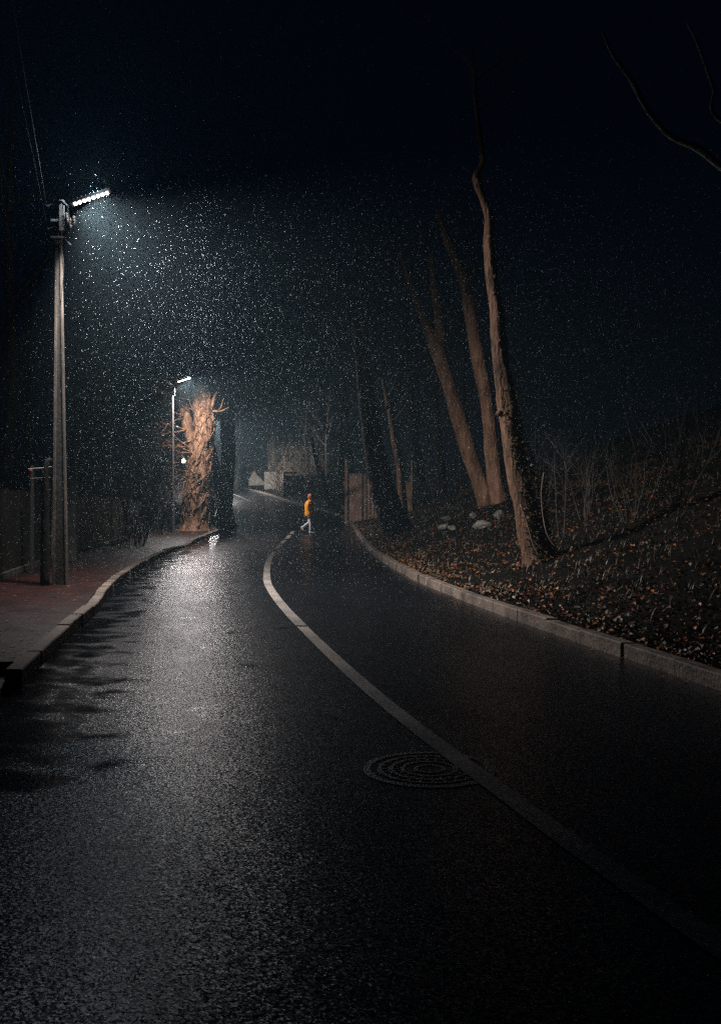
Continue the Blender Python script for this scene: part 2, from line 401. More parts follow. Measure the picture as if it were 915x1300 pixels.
for i in range(rows-1):
    for j in range(n-1):
        a = i*n+j
        f.append((a, a+1, a+n+1, a+n))
g = MB(); g.v = v; g.f = f; g.m = [0]*len(f)
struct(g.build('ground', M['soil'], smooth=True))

def strip(name, mat, tfun, zfun, dlist, crown=0.0):
    """sheet along the road; tfun(d) -> list of t; UV in metres"""
    v = []; f = []; uvs = []
    n = len(tfun(dlist[0]))
    for d in dlist:
        for t in tfun(d):
            v.append(at(t, d, zfun(t, d))); uvs.append((t, d))
    for i in range(len(dlist)-1):
        for j in range(n-1):
            a = i*n+j; f.append((a, a+1, a+n+1, a+n))
    me = bpy.data.meshes.new(name); me.from_pydata(v, [], f); me.materials.append(mat)
    ul = me.uv_layers.new(name='UVMap')
    li = np.zeros(len(me.loops), dtype=np.int32); me.loops.foreach_get('vertex_index', li)
    ul.data.foreach_set('uv', np.array(uvs, dtype=np.float32)[li].ravel())
    me.polygons.foreach_set('use_smooth', [True]*len(f)); me.update()
    o = bpy.data.objects.new(name, me); col.objects.link(o)
    return o
def road_z(t, d):
    return zr(d)+0.03*(1-(t/3.0)**2)*.9-0.012*math.exp(-((abs(t)-1.5)/.35)**2)*.5+noise.noise(Vector((t*.6, d*.22, 2)))*.008
dl = list(np.arange(-12, 60, .5))+list(np.arange(60, 141, 1.0))
struct(strip('road', M['asphalt'], lambda d: list(np.linspace(-lt(d)-.02, RT+.02, 21)), road_z, dl))
struct(strip('pavement', M['paving'], lambda d: [-(lt(d)+KW)-pw(d)*k/8+(.005 if k == 0 else 0) for k in range(8, -1, -1)],
             lambda t, d: zr(d)+pave_h(d)+(.0 if not 7.5 < d < 9 else 0)+noise.noise(Vector((t*1.1, d*.6, 5)))*.012, sorted(dl+[7.54, 7.56, 8.94, 8.96])))

# kerbs: single stones with joints
def kerb(name, side, drange, skip=None, hfun=lambda d: .13, mat=M['kerb']):
    mb = MB(); d = drange[0]
    rr = random.Random(3 if side > 0 else 5)
    while d < drange[1]:
        L = 1.0 if d < 60 else 2.0
        if skip and skip[0] < d+L*.5 < skip[1]: d += L; continue
        dz = rr.uniform(-.012, .012); dt = rr.uniform(-.014, .014)
        k = 4
        rings = []
        for q in range(k+1):
            dd = d+.009+(L-.018)*q/k
            T0 = (RT if side > 0 else lt(dd))+dt; c = .012
            z1 = zr(dd)+hfun(dd)+dz+noise.noise(Vector((dd*2.3, side, 0)))*.006; z0 = zr(dd)-.08
            wob = noise.noise(Vector((dd*3, side*5, 1)))*.006
            prof = [(T0+wob, z0), (T0+wob, z1-c), (T0+c+wob, z1), (T0+KW-c, z1), (T0+KW, z1-c), (T0+KW, z0)]
            if side < 0: prof = [(-a, b) for a, b in prof][::-1]
            rings.append([at(a, dd, b) for a, b in prof])
        mb.loft(rings)
        d += L
    return struct(mb.build(name, mat))
kerb('kerb', 1, (-8, 135), hfun=lambda d: .145)
kerb('kerb', -1, (-8.45, 135), skip=(7.55, 8.95), hfun=lambda d: .14-.1*math.exp(-((d-33.5)/2.2)**2))

# centre line: worn solid line, then dashes, then a line up the far slope
def marking(segs):
    vv = []; ff = []; uvs = []
    for (a, b, w) in segs:
        n = max(2, int((b-a)/.4))
        base = len(vv)
        for i in range(n+1):
            d = a+(b-a)*i/n
            for s_ in (-1, -.33, .33, 1):
                t = s_*w/2; vv.append(at(t, d, road_z(t, d)+.005)); uvs.append((t, d))
        for i in range(n):
            for j in range(3):
                q = base+i*4+j; ff.append((q, q+1, q+5, q+4))
    me = bpy.data.meshes.new('road_marking'); me.from_pydata(vv, [], ff); me.materials.append(M['paint'])
    ul = me.uv_layers.new(name='UVMap')
    li = np.zeros(len(me.loops), dtype=np.int32); me.loops.foreach_get('vertex_index', li)
    ul.data.foreach_set('uv', np.array(uvs, dtype=np.float32)[li].ravel()); me.update()
    o = bpy.data.objects.new('road_marking', me); col.objects.link(o); return struct(o)
marking([(-4, 12.2, .13), (12.32, 21.5, .14), (21.6, 29.5, .14), (31, 33.6, .15), (34.6, 37.6, .15), (39, 42.2, .15), (43.6, 46, .15),
         (52, 55, .14), (58, 72, .15), (73, 79, .16), (80, 92, .18), (94, 110, .18)])
# ------------------------------------------------------------------ manhole cover
mc = empty('manhole_cover', (0.40, 5.78, road_z(0.4-xc(5.78), 5.78)-.0015), 'round cast iron manhole cover in the wet road under the centre line', 'manhole cover')
def disc(mb, r0, r1, z0, z1, n=48):
    rings = []
    b = len(mb.v)
    prof = [(r0, z0), (r0, z1), (r1, z1), (r1, z0)]
    for (r, z) in prof:
        for j in range(n):
            mb.v.append((r*math.cos(2*PI*j/n), r*math.sin(2*PI*j/n), z))
    for k in range(3):
        for j in range(n):
            j2 = (j+1) % n
            mb.f.append((b+k*n+j, b+k*n+j2, b+(k+1)*n+j2, b+(k+1)*n+j)); mb.m.append(0)
mb = MB(); disc(mb, .385, .345, -.03, .005); mb.build('rim', M['iron'], mc)
mb = MB()
mb.v = [(0, 0, .001)]+[(.338*math.cos(2*PI*j/48), .338*math.sin(2*PI*j/48), .001) for j in range(48)]
mb.f = [(0, 1+j, 1+(j+1) % 48) for j in range(48)]; mb.m = [0]*48
for r in (.30, .235, .165, .09):
    disc(mb, r, r-.022, 0, .0055)
for k in range(24):
    a = 2*PI*k/24
    Mx = Matrix.Rotation(a, 4, 'Z')
    mb.box(.25, .28, -.008, .008, 0, .006, Mx); mb.box(.18, .212, -.006, .006, 0, .006, Mx)
mb.build('lid', M['iron'], mc)

# ------------------------------------------------------------------ trees
def twigs(mb, start, direction, length, r0, depth, rr, n=4, curl=.35, up=.15, split=(2, 4), shrink=.62, spread=.75):
    """recursive bare branches"""
    d = Vector(direction).normalized(); p = Vector(start)
    steps = 5 if depth > 0 else 4
    pts = [p.copy()]; rads = [r0]
    kids = []
    for i in range(steps):
        d = (d+Vector((rr.uniform(-1, 1), rr.uniform(-1, 1), rr.uniform(-1, 1)+up))*curl*.5).normalized()
        p = p+d*length/steps
        pts.append(p.copy()); rads.append(r0*(1-.72*(i+1)/steps))
        if depth > 0 and i >= 1:
            kids.append((p.copy(), d.copy(), rads[-1]))
    mb.tube(pts, rads, n if r0 > .02 else 3, cap=False)
    if depth > 0:
        for _ in range(rr.randint(*split)):
            q, dd, r = rr.choice(kids)
            nd = (dd+Vector((rr.uniform(-1, 1), rr.uniform(-1, 1), rr.uniform(-.7, 1)))*spread).normalized()
            twigs(mb, q, nd, length*shrink*rr.uniform(.7, 1.2), r*.7, depth-1, rr, n, curl, up, split, shrink, spread)

def pix_tree(name, label, path, d, mat, sides=20, rough=.12, group=None, cat='tree', lean=0.0, freq=3.0, base_to_ground=True):
    """trunk whose axis passes through given photo pixels at distance d (path: px, py, width px), top first"""
    pts = []
    path = path[::-1]
    for i, q in enumerate(path):
        dd = d+lean*i/(len(path)-1)
        w = P(q[0], q[1], dd); pts.append((w.x, w.y, w.z, q[2]/2/F*dd))
    x0, y0 = pts[0][0], pts[0][1]
    gz = terr(x0, y0)
    if base_to_ground:
        pts[0] = (x0, y0, min(gz-.1, pts[0][2]), pts[0][3])
    root = empty(name, (x0, y0, gz), label, cat, group)
    sm = spline(pts, 7)
    mb = MB(); o = Vector((x0, y0, gz))
    rads = [s[3] for s in sm]
    # root flare
    mb.tube([Vector(s[:3])-o for s in sm], [r*(1+.45*math.exp(-i*1.1)) for i, r in enumerate(rads)], sides, rough=rough, seed=R.uniform(0, 99), freq=freq)
    mb.build('trunk', mat, root, smooth=True)
    return root, [(Vector(s[:3]), s[3]) for s in sm], o

def limb(root, o, path, mat, sides=10, rough=.12, name='limb'):
    mb = MB(); sm = spline(path, 6)
    mb.tube([Vector(s[:3])-o for s in sm], [s[3] for s in sm], sides, rough=rough, seed=R.uniform(0, 99))
    return mb.build(name, mat, root, smooth=True)

def pl(lst, d, lean=0.0):
    out = []
    for i, q in enumerate(lst):
        dd = d+lean*i/max(1, len(lst)-1)
        w = P(q[0], q[1], dd); out.append((w.x, w.y, w.z, q[2]/2/F*dd))
    return out

def crown_from(root, o, sk, mat, seed, count=14, lo=.55, length=2.2, depth=2, name='crown', r=.03):
    mb = MB(); rr = random.Random(seed)
    for _ in range(count):
        i = rr.randint(int(len(sk)*lo), len(sk)-1)
        p, rad = sk[i]
        a = rr.uniform(0, 2*PI)
        d = Vector((math.cos(a), math.sin(a), rr.uniform(.2, 1.1)))
        twigs(mb, p-o, d, length*rr.uniform(.6, 1.3), min(r, rad*.6), depth, rr)
    return mb.build(name, mat, root)

def leaf_card(mb, c, size, rr, m=0, flat=1.0):
    """a small folded leaf of two quads"""
    a = rr.uniform(0, 2*PI)
    u = Vector((math.cos(a), math.sin(a), rr.uniform(-.5, .5)*flat)).normalized()
    w = u.cross(Vector((rr.uniform(-.5, .5)*flat, rr.uniform(-.5, .5)*flat, 1))).normalized()
    h = Vector((0, 0, 1))*rr.uniform(.1, .45)*size*flat
    b = len(mb.v)
    L = size; W = size*rr.uniform(.3, .5)
    for p in (c-u*L*.5, c-u*.15*L+w*W+h, c+u*L*.25+w*W*.7+h*.6, c+u*L*.55, c+u*L*.25-w*W*.7+h*.6, c-u*.15*L-w*W+h):
        mb.v.append(tuple(p))
    mb.f += [(b, b+5, b+4, b+3), (b, b+3, b+2, b+1)]; mb.m += [m, m]

# big leaning roadside tree on the bank, with ivy on its shaded side
T1 = [(600, 60, 2), (602, 95, 4), (603, 125, 5), (608, 165, 6), (612, 205, 8), (604, 226, 10), (612, 250, 9), (620, 275, 12), (620, 310, 14), (624, 352, 16), (630, 395, 18), (634, 440, 20), (640, 490, 23),
      (647, 540, 25), (655, 590, 28), (664, 630, 29), (673, 668, 33), (687, 706, 40)]
t1, sk1, o1 = pix_tree('roadside_tree', 'tall leaning brown trunk with knots and ivy at its foot, nearest on right bank', T1, 17.6, M['bark_brown'], 32, .17)
# knots and stubs
mb = MB()
for (px, py, s) in ((606, 228, .05), (621, 300, .05), (634, 432, .05), (636, 445, .04), (641, 525, .06), (634, 523, .05), (628, 350, .04), (627, 372, .035)):
    c = P(px, py, 17.48)
    c -= o1
    a = Vector((R.uniform(-1, 1), -1, R.uniform(-.3, .6))).normalized()
    mb = MB(); s *= .8; mb.tube([c-a*s*1.5, c-a*s*.3, c+a*s*.4, c+a*s*.8], [s*1.3, s*1.1, s*.8, s*.5], 12, rough=.3, seed=R.random()*50, freq=8)
    mb.build('knot', M['bark_brown'], t1, smooth=True)

#limb(t1, o1, pl([(617, 300, 8), (613, 285, 7), (611, 270, 4)], 17.5), M['bark_brown'], name='stub')
#limb(t1, o1, pl([(621, 270, 9), (632, 225, 7), (640, 150, 5), (652, 80, 4)], 17.7, .8), M['bark_dark'])
crown_from(t1, o1, sk1, M['twig_dark'], 5, 12, .8, 1.2, 3, r=.010)
mb = MB(); rr = random.Random(8)
for (p, r) in sk1[:44]:
    h = p.z-o1.z
    if h > 3.0: continue
    for _ in range(int(60*(1-h/4.0))):
        a = rr.uniform(-2.3, .6)
        q = p-o1+Vector((math.cos(a)*r*1.15, math.sin(a)*r*1.15-(.02), rr.uniform(-.08, .08)))
        q += Vector((rr.uniform(0, .22)*math.exp(-((h-1.3)/.6)**2), -abs(rr.gauss(0, .04)), 0))
        leaf_card(mb, q, rr.uniform(.035, .075), rr, rr.choice((0, 0, 1, 2)))
mb.build('ivy', [M['leafD'], M['leafB'], M['leafC']], t1)
mb = MB()
for pth in ([(690, 600), (687, 625), (689, 655), (695, 680), (707, 697)], [(660, 640), (668, 662), (676, 690), (684, 706)]):
    q = [P(a, b, 17.2)-o1 for a, b in pth]; q = [Vector(s) for s in spline(q, 5)]
    mb.tube(q, [.012]*len(q), 6)
mb.build('ivy_stem', M['twig'], t1, smooth=True)

T2 = [(556, 270, 6), (566, 302, 9), (579, 332, 12), (591, 365, 15), (597, 400, 16), (604, 440, 17), (612, 480, 17), (619, 520, 17), (623, 560, 18), (627, 600, 20), (634, 635, 22), (638, 664, 26)]
t2, sk2, o2 = pix_tree('bank_tree', 'slender red brown trunk between the two other lit trunks on the mound', T2, 26.5, M['bark_pale'], 20, .13)
limb(t2, o2, pl([(592, 372, 7), (603, 350, 6), (600, 330, 4)], 26.3), M['bark_brown'], name='stub')
crown_from(t2, o2, sk2, M['twig_dark'], 6, 9, .75, 1.9, 2, r=.02)
T3 = [(505, 318, 4), (520, 358, 7), (534, 395, 10), (545, 422, 12), (555, 445, 18), (565, 475, 17), (574, 505, 18), (583, 535, 19), (592, 565, 20), (602, 595, 20), (612, 622, 22), (622, 652, 26)]
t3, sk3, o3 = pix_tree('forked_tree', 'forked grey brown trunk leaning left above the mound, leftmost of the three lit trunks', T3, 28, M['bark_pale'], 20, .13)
limb(t3, o3, pl([(557, 448, 14), (558, 425, 13), (556, 395, 11), (550, 360, 8), (546, 320, 5)], 28.1, -.5), M['bark_pale'])
crown_from(t3, o3, sk3, M['twig_dark'], 9, 9, .75, 1.9, 2, r=.02)
T4 = [(452, 400, 8), (458, 450, 15), (464, 500, 20), (471, 545, 25), (478, 585, 29), (487, 625, 32), (499, 660, 38), (508, 690, 50)]
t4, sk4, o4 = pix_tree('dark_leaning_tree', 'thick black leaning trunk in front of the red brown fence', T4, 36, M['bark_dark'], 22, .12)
crown_from(t4, o4, sk4, M['twig_dark'], 10, 12, .6, 2.4, 2, r=.04)
T5 = [(485, 480, 4), (495, 525, 7), (501, 560, 9), (507, 590, 10), (509, 612, 10), (513, 650, 12)]
t5, sk5, o5 = pix_tree('slim_tree', 'slim grey trunk just right of the thick black leaning trunk', T5, 44, M['bark_brown'], 12, .12)
crown_from(t5, o5, sk5, M['twig_dark'], 11, 6, .6, 1.4, 1, r=.02)
T6 = [(396, 556, 3), (399, 575, 4.5), (404, 592, 6), (410, 610, 7), (416, 626, 8), (423, 644, 11)]
t6, sk6, o6 = pix_tree('small_leaning_tree', 'small pale leaning tree beyond the kerb right of the person in orange', T6, 68, M['bark_grey'], 12, .12)
crown_from(t6, o6, sk6, M['twig'], 12, 6, .6, 1.6, 1, r=.03)

# overhanging limbs of a tree whose trunk stands just outside the frame on the right
d7 = 10.5
root7 = empty('overhanging_tree', (6.3, d7, terr(6.3, d7)), 'lightened limb reaching in from the upper right corner of the view', 'tree')
o7 = Vector(root7.location)
mb = MB(); pts = spline([(6.3, d7, o7.z-.2, .26), (6.2, d7, 2.5, .22), (5.9, d7+.1, 3.9, .18), (5.6, d7, 5.6, .14), (5.2, d7+.2, 7.6, .08)], 6)
mb.tube([Vector(p[:3])-o7 for p in pts], [p[3] for p in pts], 20, rough=.13); mb.build('trunk', M['bark_grey'], root7, smooth=True)
def join_limb(start, lst, d, lean):
    q = pl(lst, d, lean)
    return [start]+q
limb(root7, o7, join_limb((5.9, d7+.1, 3.95, .1), [(960, 245, 9), (915, 212, 9), (885, 188, 10), (850, 172, 8), (822, 140, 8), (800, 100, 7), (778, 70, 5), (764, 40, 3)], d7, .3), M['bark_lightened'])
limb(root7, o7, join_limb((5.7, d7, 4.9, .07), [(925, 160, 6), (905, 110, 5), (885, 55, 4), (872, 30, 3)], d7, .4), M['bark_lightened'])

# pollarded ridged tree under the second lamp
TP = [(251, 490, 10), (254, 496, 19), (258, 512, 24), (260, 530, 25), (259, 550, 25), (256, 572, 27), (253, 598, 30), (250, 622, 32), (249, 648, 32), (248, 674, 36)]
tp, skp, op = pix_tree('pollarded_tree', 'thick gnarled pollarded trunk lit orange under the second street lamp', TP, 44.8, M['bark_warm'], 40, .10, freq=3.5)
limb(tp, op, pl([(250, 600, 12), (246, 578, 10), (242, 558, 11), (238, 540, 14), (235, 526, 14), (233, 516, 8)], 44.6), M['bark_warm'], 20, .2)
mb = MB(); rr = random.Random(4)
for k in range(120):      # woven ivy stems around the trunk
    i0 = rr.randint(0, 40); a = rr.uniform(0, 2*PI); w = rr.uniform(-1.6, 1.6)
    L = rr.randint(8, 22); pts = []
    for j in range(L):
        i = min(len(skp)-1, i0+j)
        p, r = skp[i]
        pts.append(p-op+Vector((math.cos(a), math.sin(a), 0))*(r*rr.uniform(1.0, 1.12)+.01)+Vector((0, 0, rr.uniform(-.05, .05))))
        a += w*.12+rr.uniform(-.1, .1)
        if i == len(skp)-1: break
    if len(pts) > 3: mb.tube(pts, [rr.uniform(.012, .028)]*len(pts), 5)
mb.build('ivy_stem', M['bark_warm'], tp, smooth=True)
mb = MB(); rr = random.Random(14)
for (px, py, dx, dz, L) in ((240, 522, -1, .5, 1.4), (238, 515, -1, .2, 1.3), (236, 530, -1, 0, 1.2), (238, 545, -1, .2, 1.2), (242, 560, -1, -.2, 1.2), (244, 575, -1, .1, 1.3),
                            (240, 568, -1, .3, 1.2), (243, 590, -1, .1, 1.1), (242, 600, -1, -.3, 1.0), (245, 610, -1, -.1, 1.0), (240, 540, -1, .6, 1.2), 
                            (245, 520, -1, .8, 1.4), (240, 508, -1, .2, 1.6)):
    for _ in range(2):
        twigs(mb, P(px, py, 44.4)-op, (dx, rr.uniform(-.7, .3), dz+rr.uniform(-.5, .7)), L*1.0, .032, 2, rr, curl=.5, split=(3, 5), shrink=.6, spread=.9)
mb.build('twigs', M['bark_warm'], tp)

# black double trunk beside it
TD = [(290, 500, 6), (289, 512, 13), (289, 525, 17), (289, 550, 18), (290, 580, 18), (288, 610, 18), (286, 640, 19), (285, 670, 28)]
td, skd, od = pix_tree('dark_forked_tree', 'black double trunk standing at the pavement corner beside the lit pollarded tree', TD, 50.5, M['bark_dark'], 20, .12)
limb(td, od, pl([(284, 640, 14), (278, 612, 14), (274, 590, 11), (270, 570, 8), (268.5, 556, 4)], 50.5), M['bark_dark'])
mb = MB(); rr = random.Random(21)
for (px, py, dx, dz, L) in ((288, 526, .5, 1, 1.2), (286, 524, -.6, 1, 1.1)):
    twigs(mb, P(px, py, 50.5)-od, (dx, -.2, dz), L, .03, 1, rr, curl=.35)
mb.build('twigs', M['bark_dark'], td)
# branches right of the pollard, lit
limb(tp, op, pl([(262, 530, 4), (268, 520, 4), (272, 505, 4), (276, 497, 2)], 44.6), M['bark_warm'], 6)
limb(tp, op, pl([(263, 524, 3), (270, 522, 3), (280, 522, 2.4), (291, 517, 1.2)], 44.6), M['bark_warm'], 6)
limb(tp, op, pl([(276, 522, 2), (281, 516, 1.6), (283, 507, 1)], 44.6), M['bark_warm'], 5)
limb(tp, op, pl([(262, 520, 3), (266, 510, 2), (267, 498, 1)], 44.6), M['bark_warm'], 5)

# ------------------------------------------------------------------ street lamps
def led_parts(root, a, b, n, r, mat, housing_h=.05, width=.12, seg_mat=M['darksteel'], down=Vector((0, 0, -1))):
    """horizontal luminaire from a to b (local coordinates): housing plus a row of glowing lenses on its underside"""
    u = (b-a).normalized(); w = Vector((0, 1, 0)); h = u.cross(w); 
    if h.z > 0: h = -h
    Mx = Matrix((( u.x, w.x, -h.x, a.x), (u.y, w.y, -h.y, a.y), (u.z, w.z, -h.z, a.z), (0, 0, 0, 1)))
    L = (b-a).length
    mb = MB(); mb.box(-.05, L+.03, -width/2, width/2, 0, housing_h, Mx)
    for k in range(9):
        x = L*(k+.5)/9; mb.box(x-.006, x+.006, -width/2+.01, width/2-.01, housing_h, housing_h+.02, Mx)
    mb.build('housing', seg_mat, root)
    first = None
    for k in range(n):
        c = a+u*(L*(k+.5)/n)+h*.004
        if first is None:
            mb = MB(); rings = []
            for i in range(5):
                th = PI/2*i/4
                rings.append([Vector((r*math.cos(th)*math.cos(2*PI*j/14), r*math.cos(th)*math.sin(2*PI*j/14), -r*1.1*math.sin(th)))*1.0 for j in range(14)])
            mb.loft(rings)
            first = mb.build('led_lens', mat, root, smooth=True); o = first
        else:
            o = first.copy(); col.objects.link(o); o.parent = root
        o.location = c
    return Mx, L, h

def area_lamp(root, c, size, sy, power, color, normal, spread=160):
    ld = bpy.data.lights.new('lamp_light', 'AREA'); ld.shape = 'RECTANGLE'; ld.size = size; ld.size_y = sy
    ld.energy = power; ld.color = color; ld.spread = math.radians(spread)
    o = bpy.data.objects.new('lamp_light', ld); col.objects.link(o); o.parent = root
    o.location = c; o.rotation_euler = Vector((0, 0, -1)).rotation_difference(normal).to_euler()
    return o

COL = (1.0, 0.92, 0.90)
def added_fill(root, c, power, r=.12):  # omni fill added at a lamp head to light treetops and snow above
    ld = bpy.data.lights.new('fill_light', 'POINT'); ld.energy = power; ld.shadow_soft_size = r; ld.color = (.72, .88, 1.0)
    o = bpy.data.objects.new('fill_light', ld); col.objects.link(o); o.parent = root; o.location = c
# lamp one: tapered concrete pole with raised edges
b1 = P(77, 751, 17.0)
L1 = empty('street_lamp', (b1.x, b1.y, zr(17)+.12), 'nearest street lamp, tall tapered concrete pole with a glowing LED bar', 'street lamp', 'street lamps along the left pavement')
ol = Vector(L1.location)
topz = P(0, 258, 17).z-ol.z
mb = MB()
def ring4(cx, hw, hd, z, y=0): return [(cx-hw, y-hd, z), (cx+hw, y-hd, z), (cx+hw, y+hd, z), (cx-hw, y+hd, z)]
zs = np.linspace(0, topz, 14)
wl = lambda z: .040+(0.125-.040)*(1-z/topz)          # half width
cxl = lambda z: -.03*(z/topz)
for sgn, th in ((-1, .02), (1, .012)):
    mb.loft([ring4(cxl(z)+sgn*(wl(z)-th), th, .035+.02*(1-z/topz), z) for z in zs])
mb.loft([ring4(cxl(z), wl(z)-.022, .006+.01*(1-z/topz), z) for z in zs])
mb.build('pole', M['concrete'], L1)
mb = MB()
mb.loft([ring4(cxl(z)+.004, wl(z)-.024, .012, z, -.012-.01*(1-z/topz)) for z in zs[:-1]]); mb.build('shaded_web', M['concrete_dark'], L1)  # darker sheet: shade of the pole's recess put into the colour
a1 = P(93, 259, 16.6)-ol; e1 = P(139, 243.5, 16.6)-ol
mb = MB(); q = spline([Vector((-.0, 0, topz-.12)), Vector((.03, -.1, topz+.0)), (a1+Vector((-.1, .05, -.03)))], 6)
mb.tube([Vector(p) for p in q], [.024]*len(q), 10); mb.build('arm', M['steel'], L1, smooth=True)
Mx, LL, hh = led_parts(L1, a1, e1, 8, .028, M['led'], .045, .14)
area_lamp(L1, (a1+e1)/2+hh*.06, LL, .1, LAMP_POWER, COL, (hh+Vector((.32, .19, 0))).normalized(), 131)
added_fill(L1, (a1+e1)/2+Vector((.1, -.02, .15)), 95)
# hardware on the pole head
mb = MB()
mb.box(.02, .09, -.13, -.06, topz-.5, topz+.02)
mb.box(-.13, .14, -.12, -.09, topz-.34, topz-.30); mb.box(-.13, .12, -.12, -.09, topz-.62, topz-.59)
mb.tube([(-.22, -.05, topz-.06), (-.1, -.05, topz-.03), (.05, -.05, topz-.04)], [.012]*3, 6)
mb.tube([(-.20, -.05, topz-.45), (-.1, -.05, topz-.42), (.05, -.05, topz-.42)], [.012]*3, 6)
mb.build('bracket', M['steel'], L1)
mb = MB()
for (x, z, L) in ((.15, -.20, .22), (.20, -.30, .20), (.27, -.26, .16)):
    c = Vector((x, -.14, topz+z))
    prof = [(.0, .02), (.02, .034), (.05, .02), (.07, .036), (.1, .02), (.12, .034), (L, .012)]
    mb.tube([c-Vector((-.12*p[0], 0, p[0])) for p in prof], [p[1] for p in prof], 10)
mb.build('insulator', M['porcelain'], L1, smooth=True)
mb = MB()
q = spline([(.09, -.13, topz-.05), (.16, -.16, topz-.12), (.22, -.16, topz-.35), (.30, -.16, topz-.42), (.31, -.16, topz-.28), (.2, -.15, topz-.55), (.1, -.13, topz-.62), (.22, -.13, topz-.75)], 5)
mb.tube([Vector(p) for p in q], [.009]*len(q), 6)
q = spline([(.0, -.13, topz-.6), (.1, -.15, topz-1.1), (.04, -.16, topz-2.0), (.05, -.17, topz-3.2)], 5)
mb.tube([Vector(p) for p in q], [.006]*len(q), 5)
mb.build('cable_loop', M['wire'], L1, smooth=True)

# old timber prop post leaning behind the pole's left side
bp = Vector((P(60, 753, 17.0).x, 16.9, 0)); bp.z = zr(17)+.12
pp = empty('timber_post', bp, 'dark rough timber post standing directly left of the nearest lamp pole', 'post')
mb = MB(); q = spline([(0, 0, -.1, .08), (.0, .0, 1.0, .07), (.03, .0, 2.0, .055), (.10, .02, 2.15, .04)], 5)
mb.tube([Vector(p[:3]) for p in q], [p[3] for p in q], 14, rough=.1, freq=6); mb.build('post', M['bark_dark'], pp, smooth=True)
mb = MB(); mb.tube([(-.28, -.02, 1.98), (.0, -.03, 2.0), (.12, -.03, 2.02)], [.010]*3, 6); mb.tube([(-.25, -.02, 1.82), (.1, -.03, 1.84)], [.006]*2, 6)
mb.build('bracket', M['steel'], pp)
bq = Vector((P(92, 715, 23.5).x, 23.5, 0)); bq.z = zr(23)+.12
gp = empty('gate_post', bq, 'round topped dark gate post at the near end of the green board fence', 'post')
mb = MB(); mb.box(-.13, .13, -.12, .12, -.1, 2.0); q = []
for i in range(6):
    th = PI/2*i/5; q.append([(.13*math.cos(th)*math.cos(2*PI*j/16)*1.05, .13*math.cos(th)*math.sin(2*PI*j/16)*1.05, 2.0+.12*math.sin(th)) for j in range(16)])
mb.loft(q); mb.build('post', M['concrete_dark'], gp)

# lamp two: slim steel pole, LED bar right above the pollarded tree
def slim_lamp(px, d, base_z, top_py, a, b, label, power, n, r, matled, box=True, name='street_lamp', d2=None):
    bx = P(px, 0, d); root = empty(name, (bx.x, d, base_z), label, 'street lamp', 'street lamps along the left pavement')
    o = Vector(root.location); tz = P(0, top_py, d).z-o.z
    mb = MB(); mb.tube([(0, 0, -.1), (0, 0, 1.2), (0, 0, 1.21), (0, 0, tz)], [.10, .085, .07, .05], 14); mb.build('pole', M['steel'], root, smooth=False)
    A = P(a[0], a[1], d2 or d)-o; B = P(b[0], b[1], d2 or d)-o
    mb = MB(); q = spline([Vector((0, 0, tz-.1)), Vector(((A.x)*.4, 0, tz+.1)), A], 6); mb.tube([Vector(p) for p in q], [.028]*len(q), 8); mb.build('arm', M['steel'], root, smooth=True)
    Mx, LL, hh = led_parts(root, A, B, n, r, matled, .05, .2)
    area_lamp(root, (A+B)/2+hh*.08, LL, .12, power, COL, (hh+Vector((.25, -.04, 0))).normalized())
    return root, tz
L2, tz2 = slim_lamp(219, 42.4, zr(42.4)+.12, 490, (226, 484.5), (242, 479.5), 'second street lamp, slim steel pole beside the orange lit pollarded trunk', 640, 8, .03, M['led'])
added_fill(L2, P(236, 481, 42.4)-Vector(L2.location)+Vector((.1, .25, .2)), 60)
mb = MB(); mb.box(-.12, .12, -.14, -.05, tz2-.42, tz2-.05); mb.build('junction_box', M['steel'], L2); mb = MB(); mb.box(-.2, .04, -.16, -.07, 1.45+.35, 1.45+.62); mb.build('junction_box', M['steel'], L2)
mb = MB(); mb.tube([(0, 0, tz2-.1), (-.2, 0, tz2+.15), (-.55, 0, tz2+.35)], [.02]*3, 6); mb.build('bracket', M['steel'], L2)
L3, tz3 = slim_lamp(255, 93, terr(P(255, 0, 93).x, 93), 541, (266.5, 536.5), (271.5, 534.5), 'third street lamp, a short bright bar in the gap between the trunks', 2000, 6, .05, M['led'])
L4, tz4 = slim_lamp(218, 150, terr(P(218, 0, 150).x, 150), 546, (223.5, 541.5), (226.5, 540.5), 'farthest street lamp, a tiny bright point behind the branches', 300, 3, .09, M['led_far'])

# ------------------------------------------------------------------ power lines
def wire(p0, p1, sag, r, label, n=26):
    p0, p1 = Vector(p0), Vector(p1)
    pts = [p0.lerp(p1, i/n)-Vector((0, 0, 4*sag*(i/n)*(1-i/n)))-p0 for i in range(n+1)]
    mb = MB(); mb.tube(pts, [r]*len(pts), 6)
    o = mb.build('power_line', M['wire'], smooth=True); o.location = p0
    return tag(o, label, 'power line', 'power lines on the lamp poles')
top1 = ol+Vector((0, 0, topz))
top2 = Vector(L2.location)+Vector((-.5, 0, tz2+.3))
wire(top1+Vector((-.22, -.05, -.06)), (2.5, -14, 9.6), .25, .007, 'upper thin cable running from the nearest lamp pole toward the viewer')
wire(top1+Vector((-.20, -.05, -.45)), (2.3, -14, 9.0), .3, .005, 'lower thin cable running from the nearest lamp pole toward the viewer')
wire(top1+Vector((0, 0, -.2)), top2, .8, .010, 'thin cable sagging between the first and second lamp poles')
for k, (ya, yb, xx) in enumerate(((140, 330, 57),)):
    pass

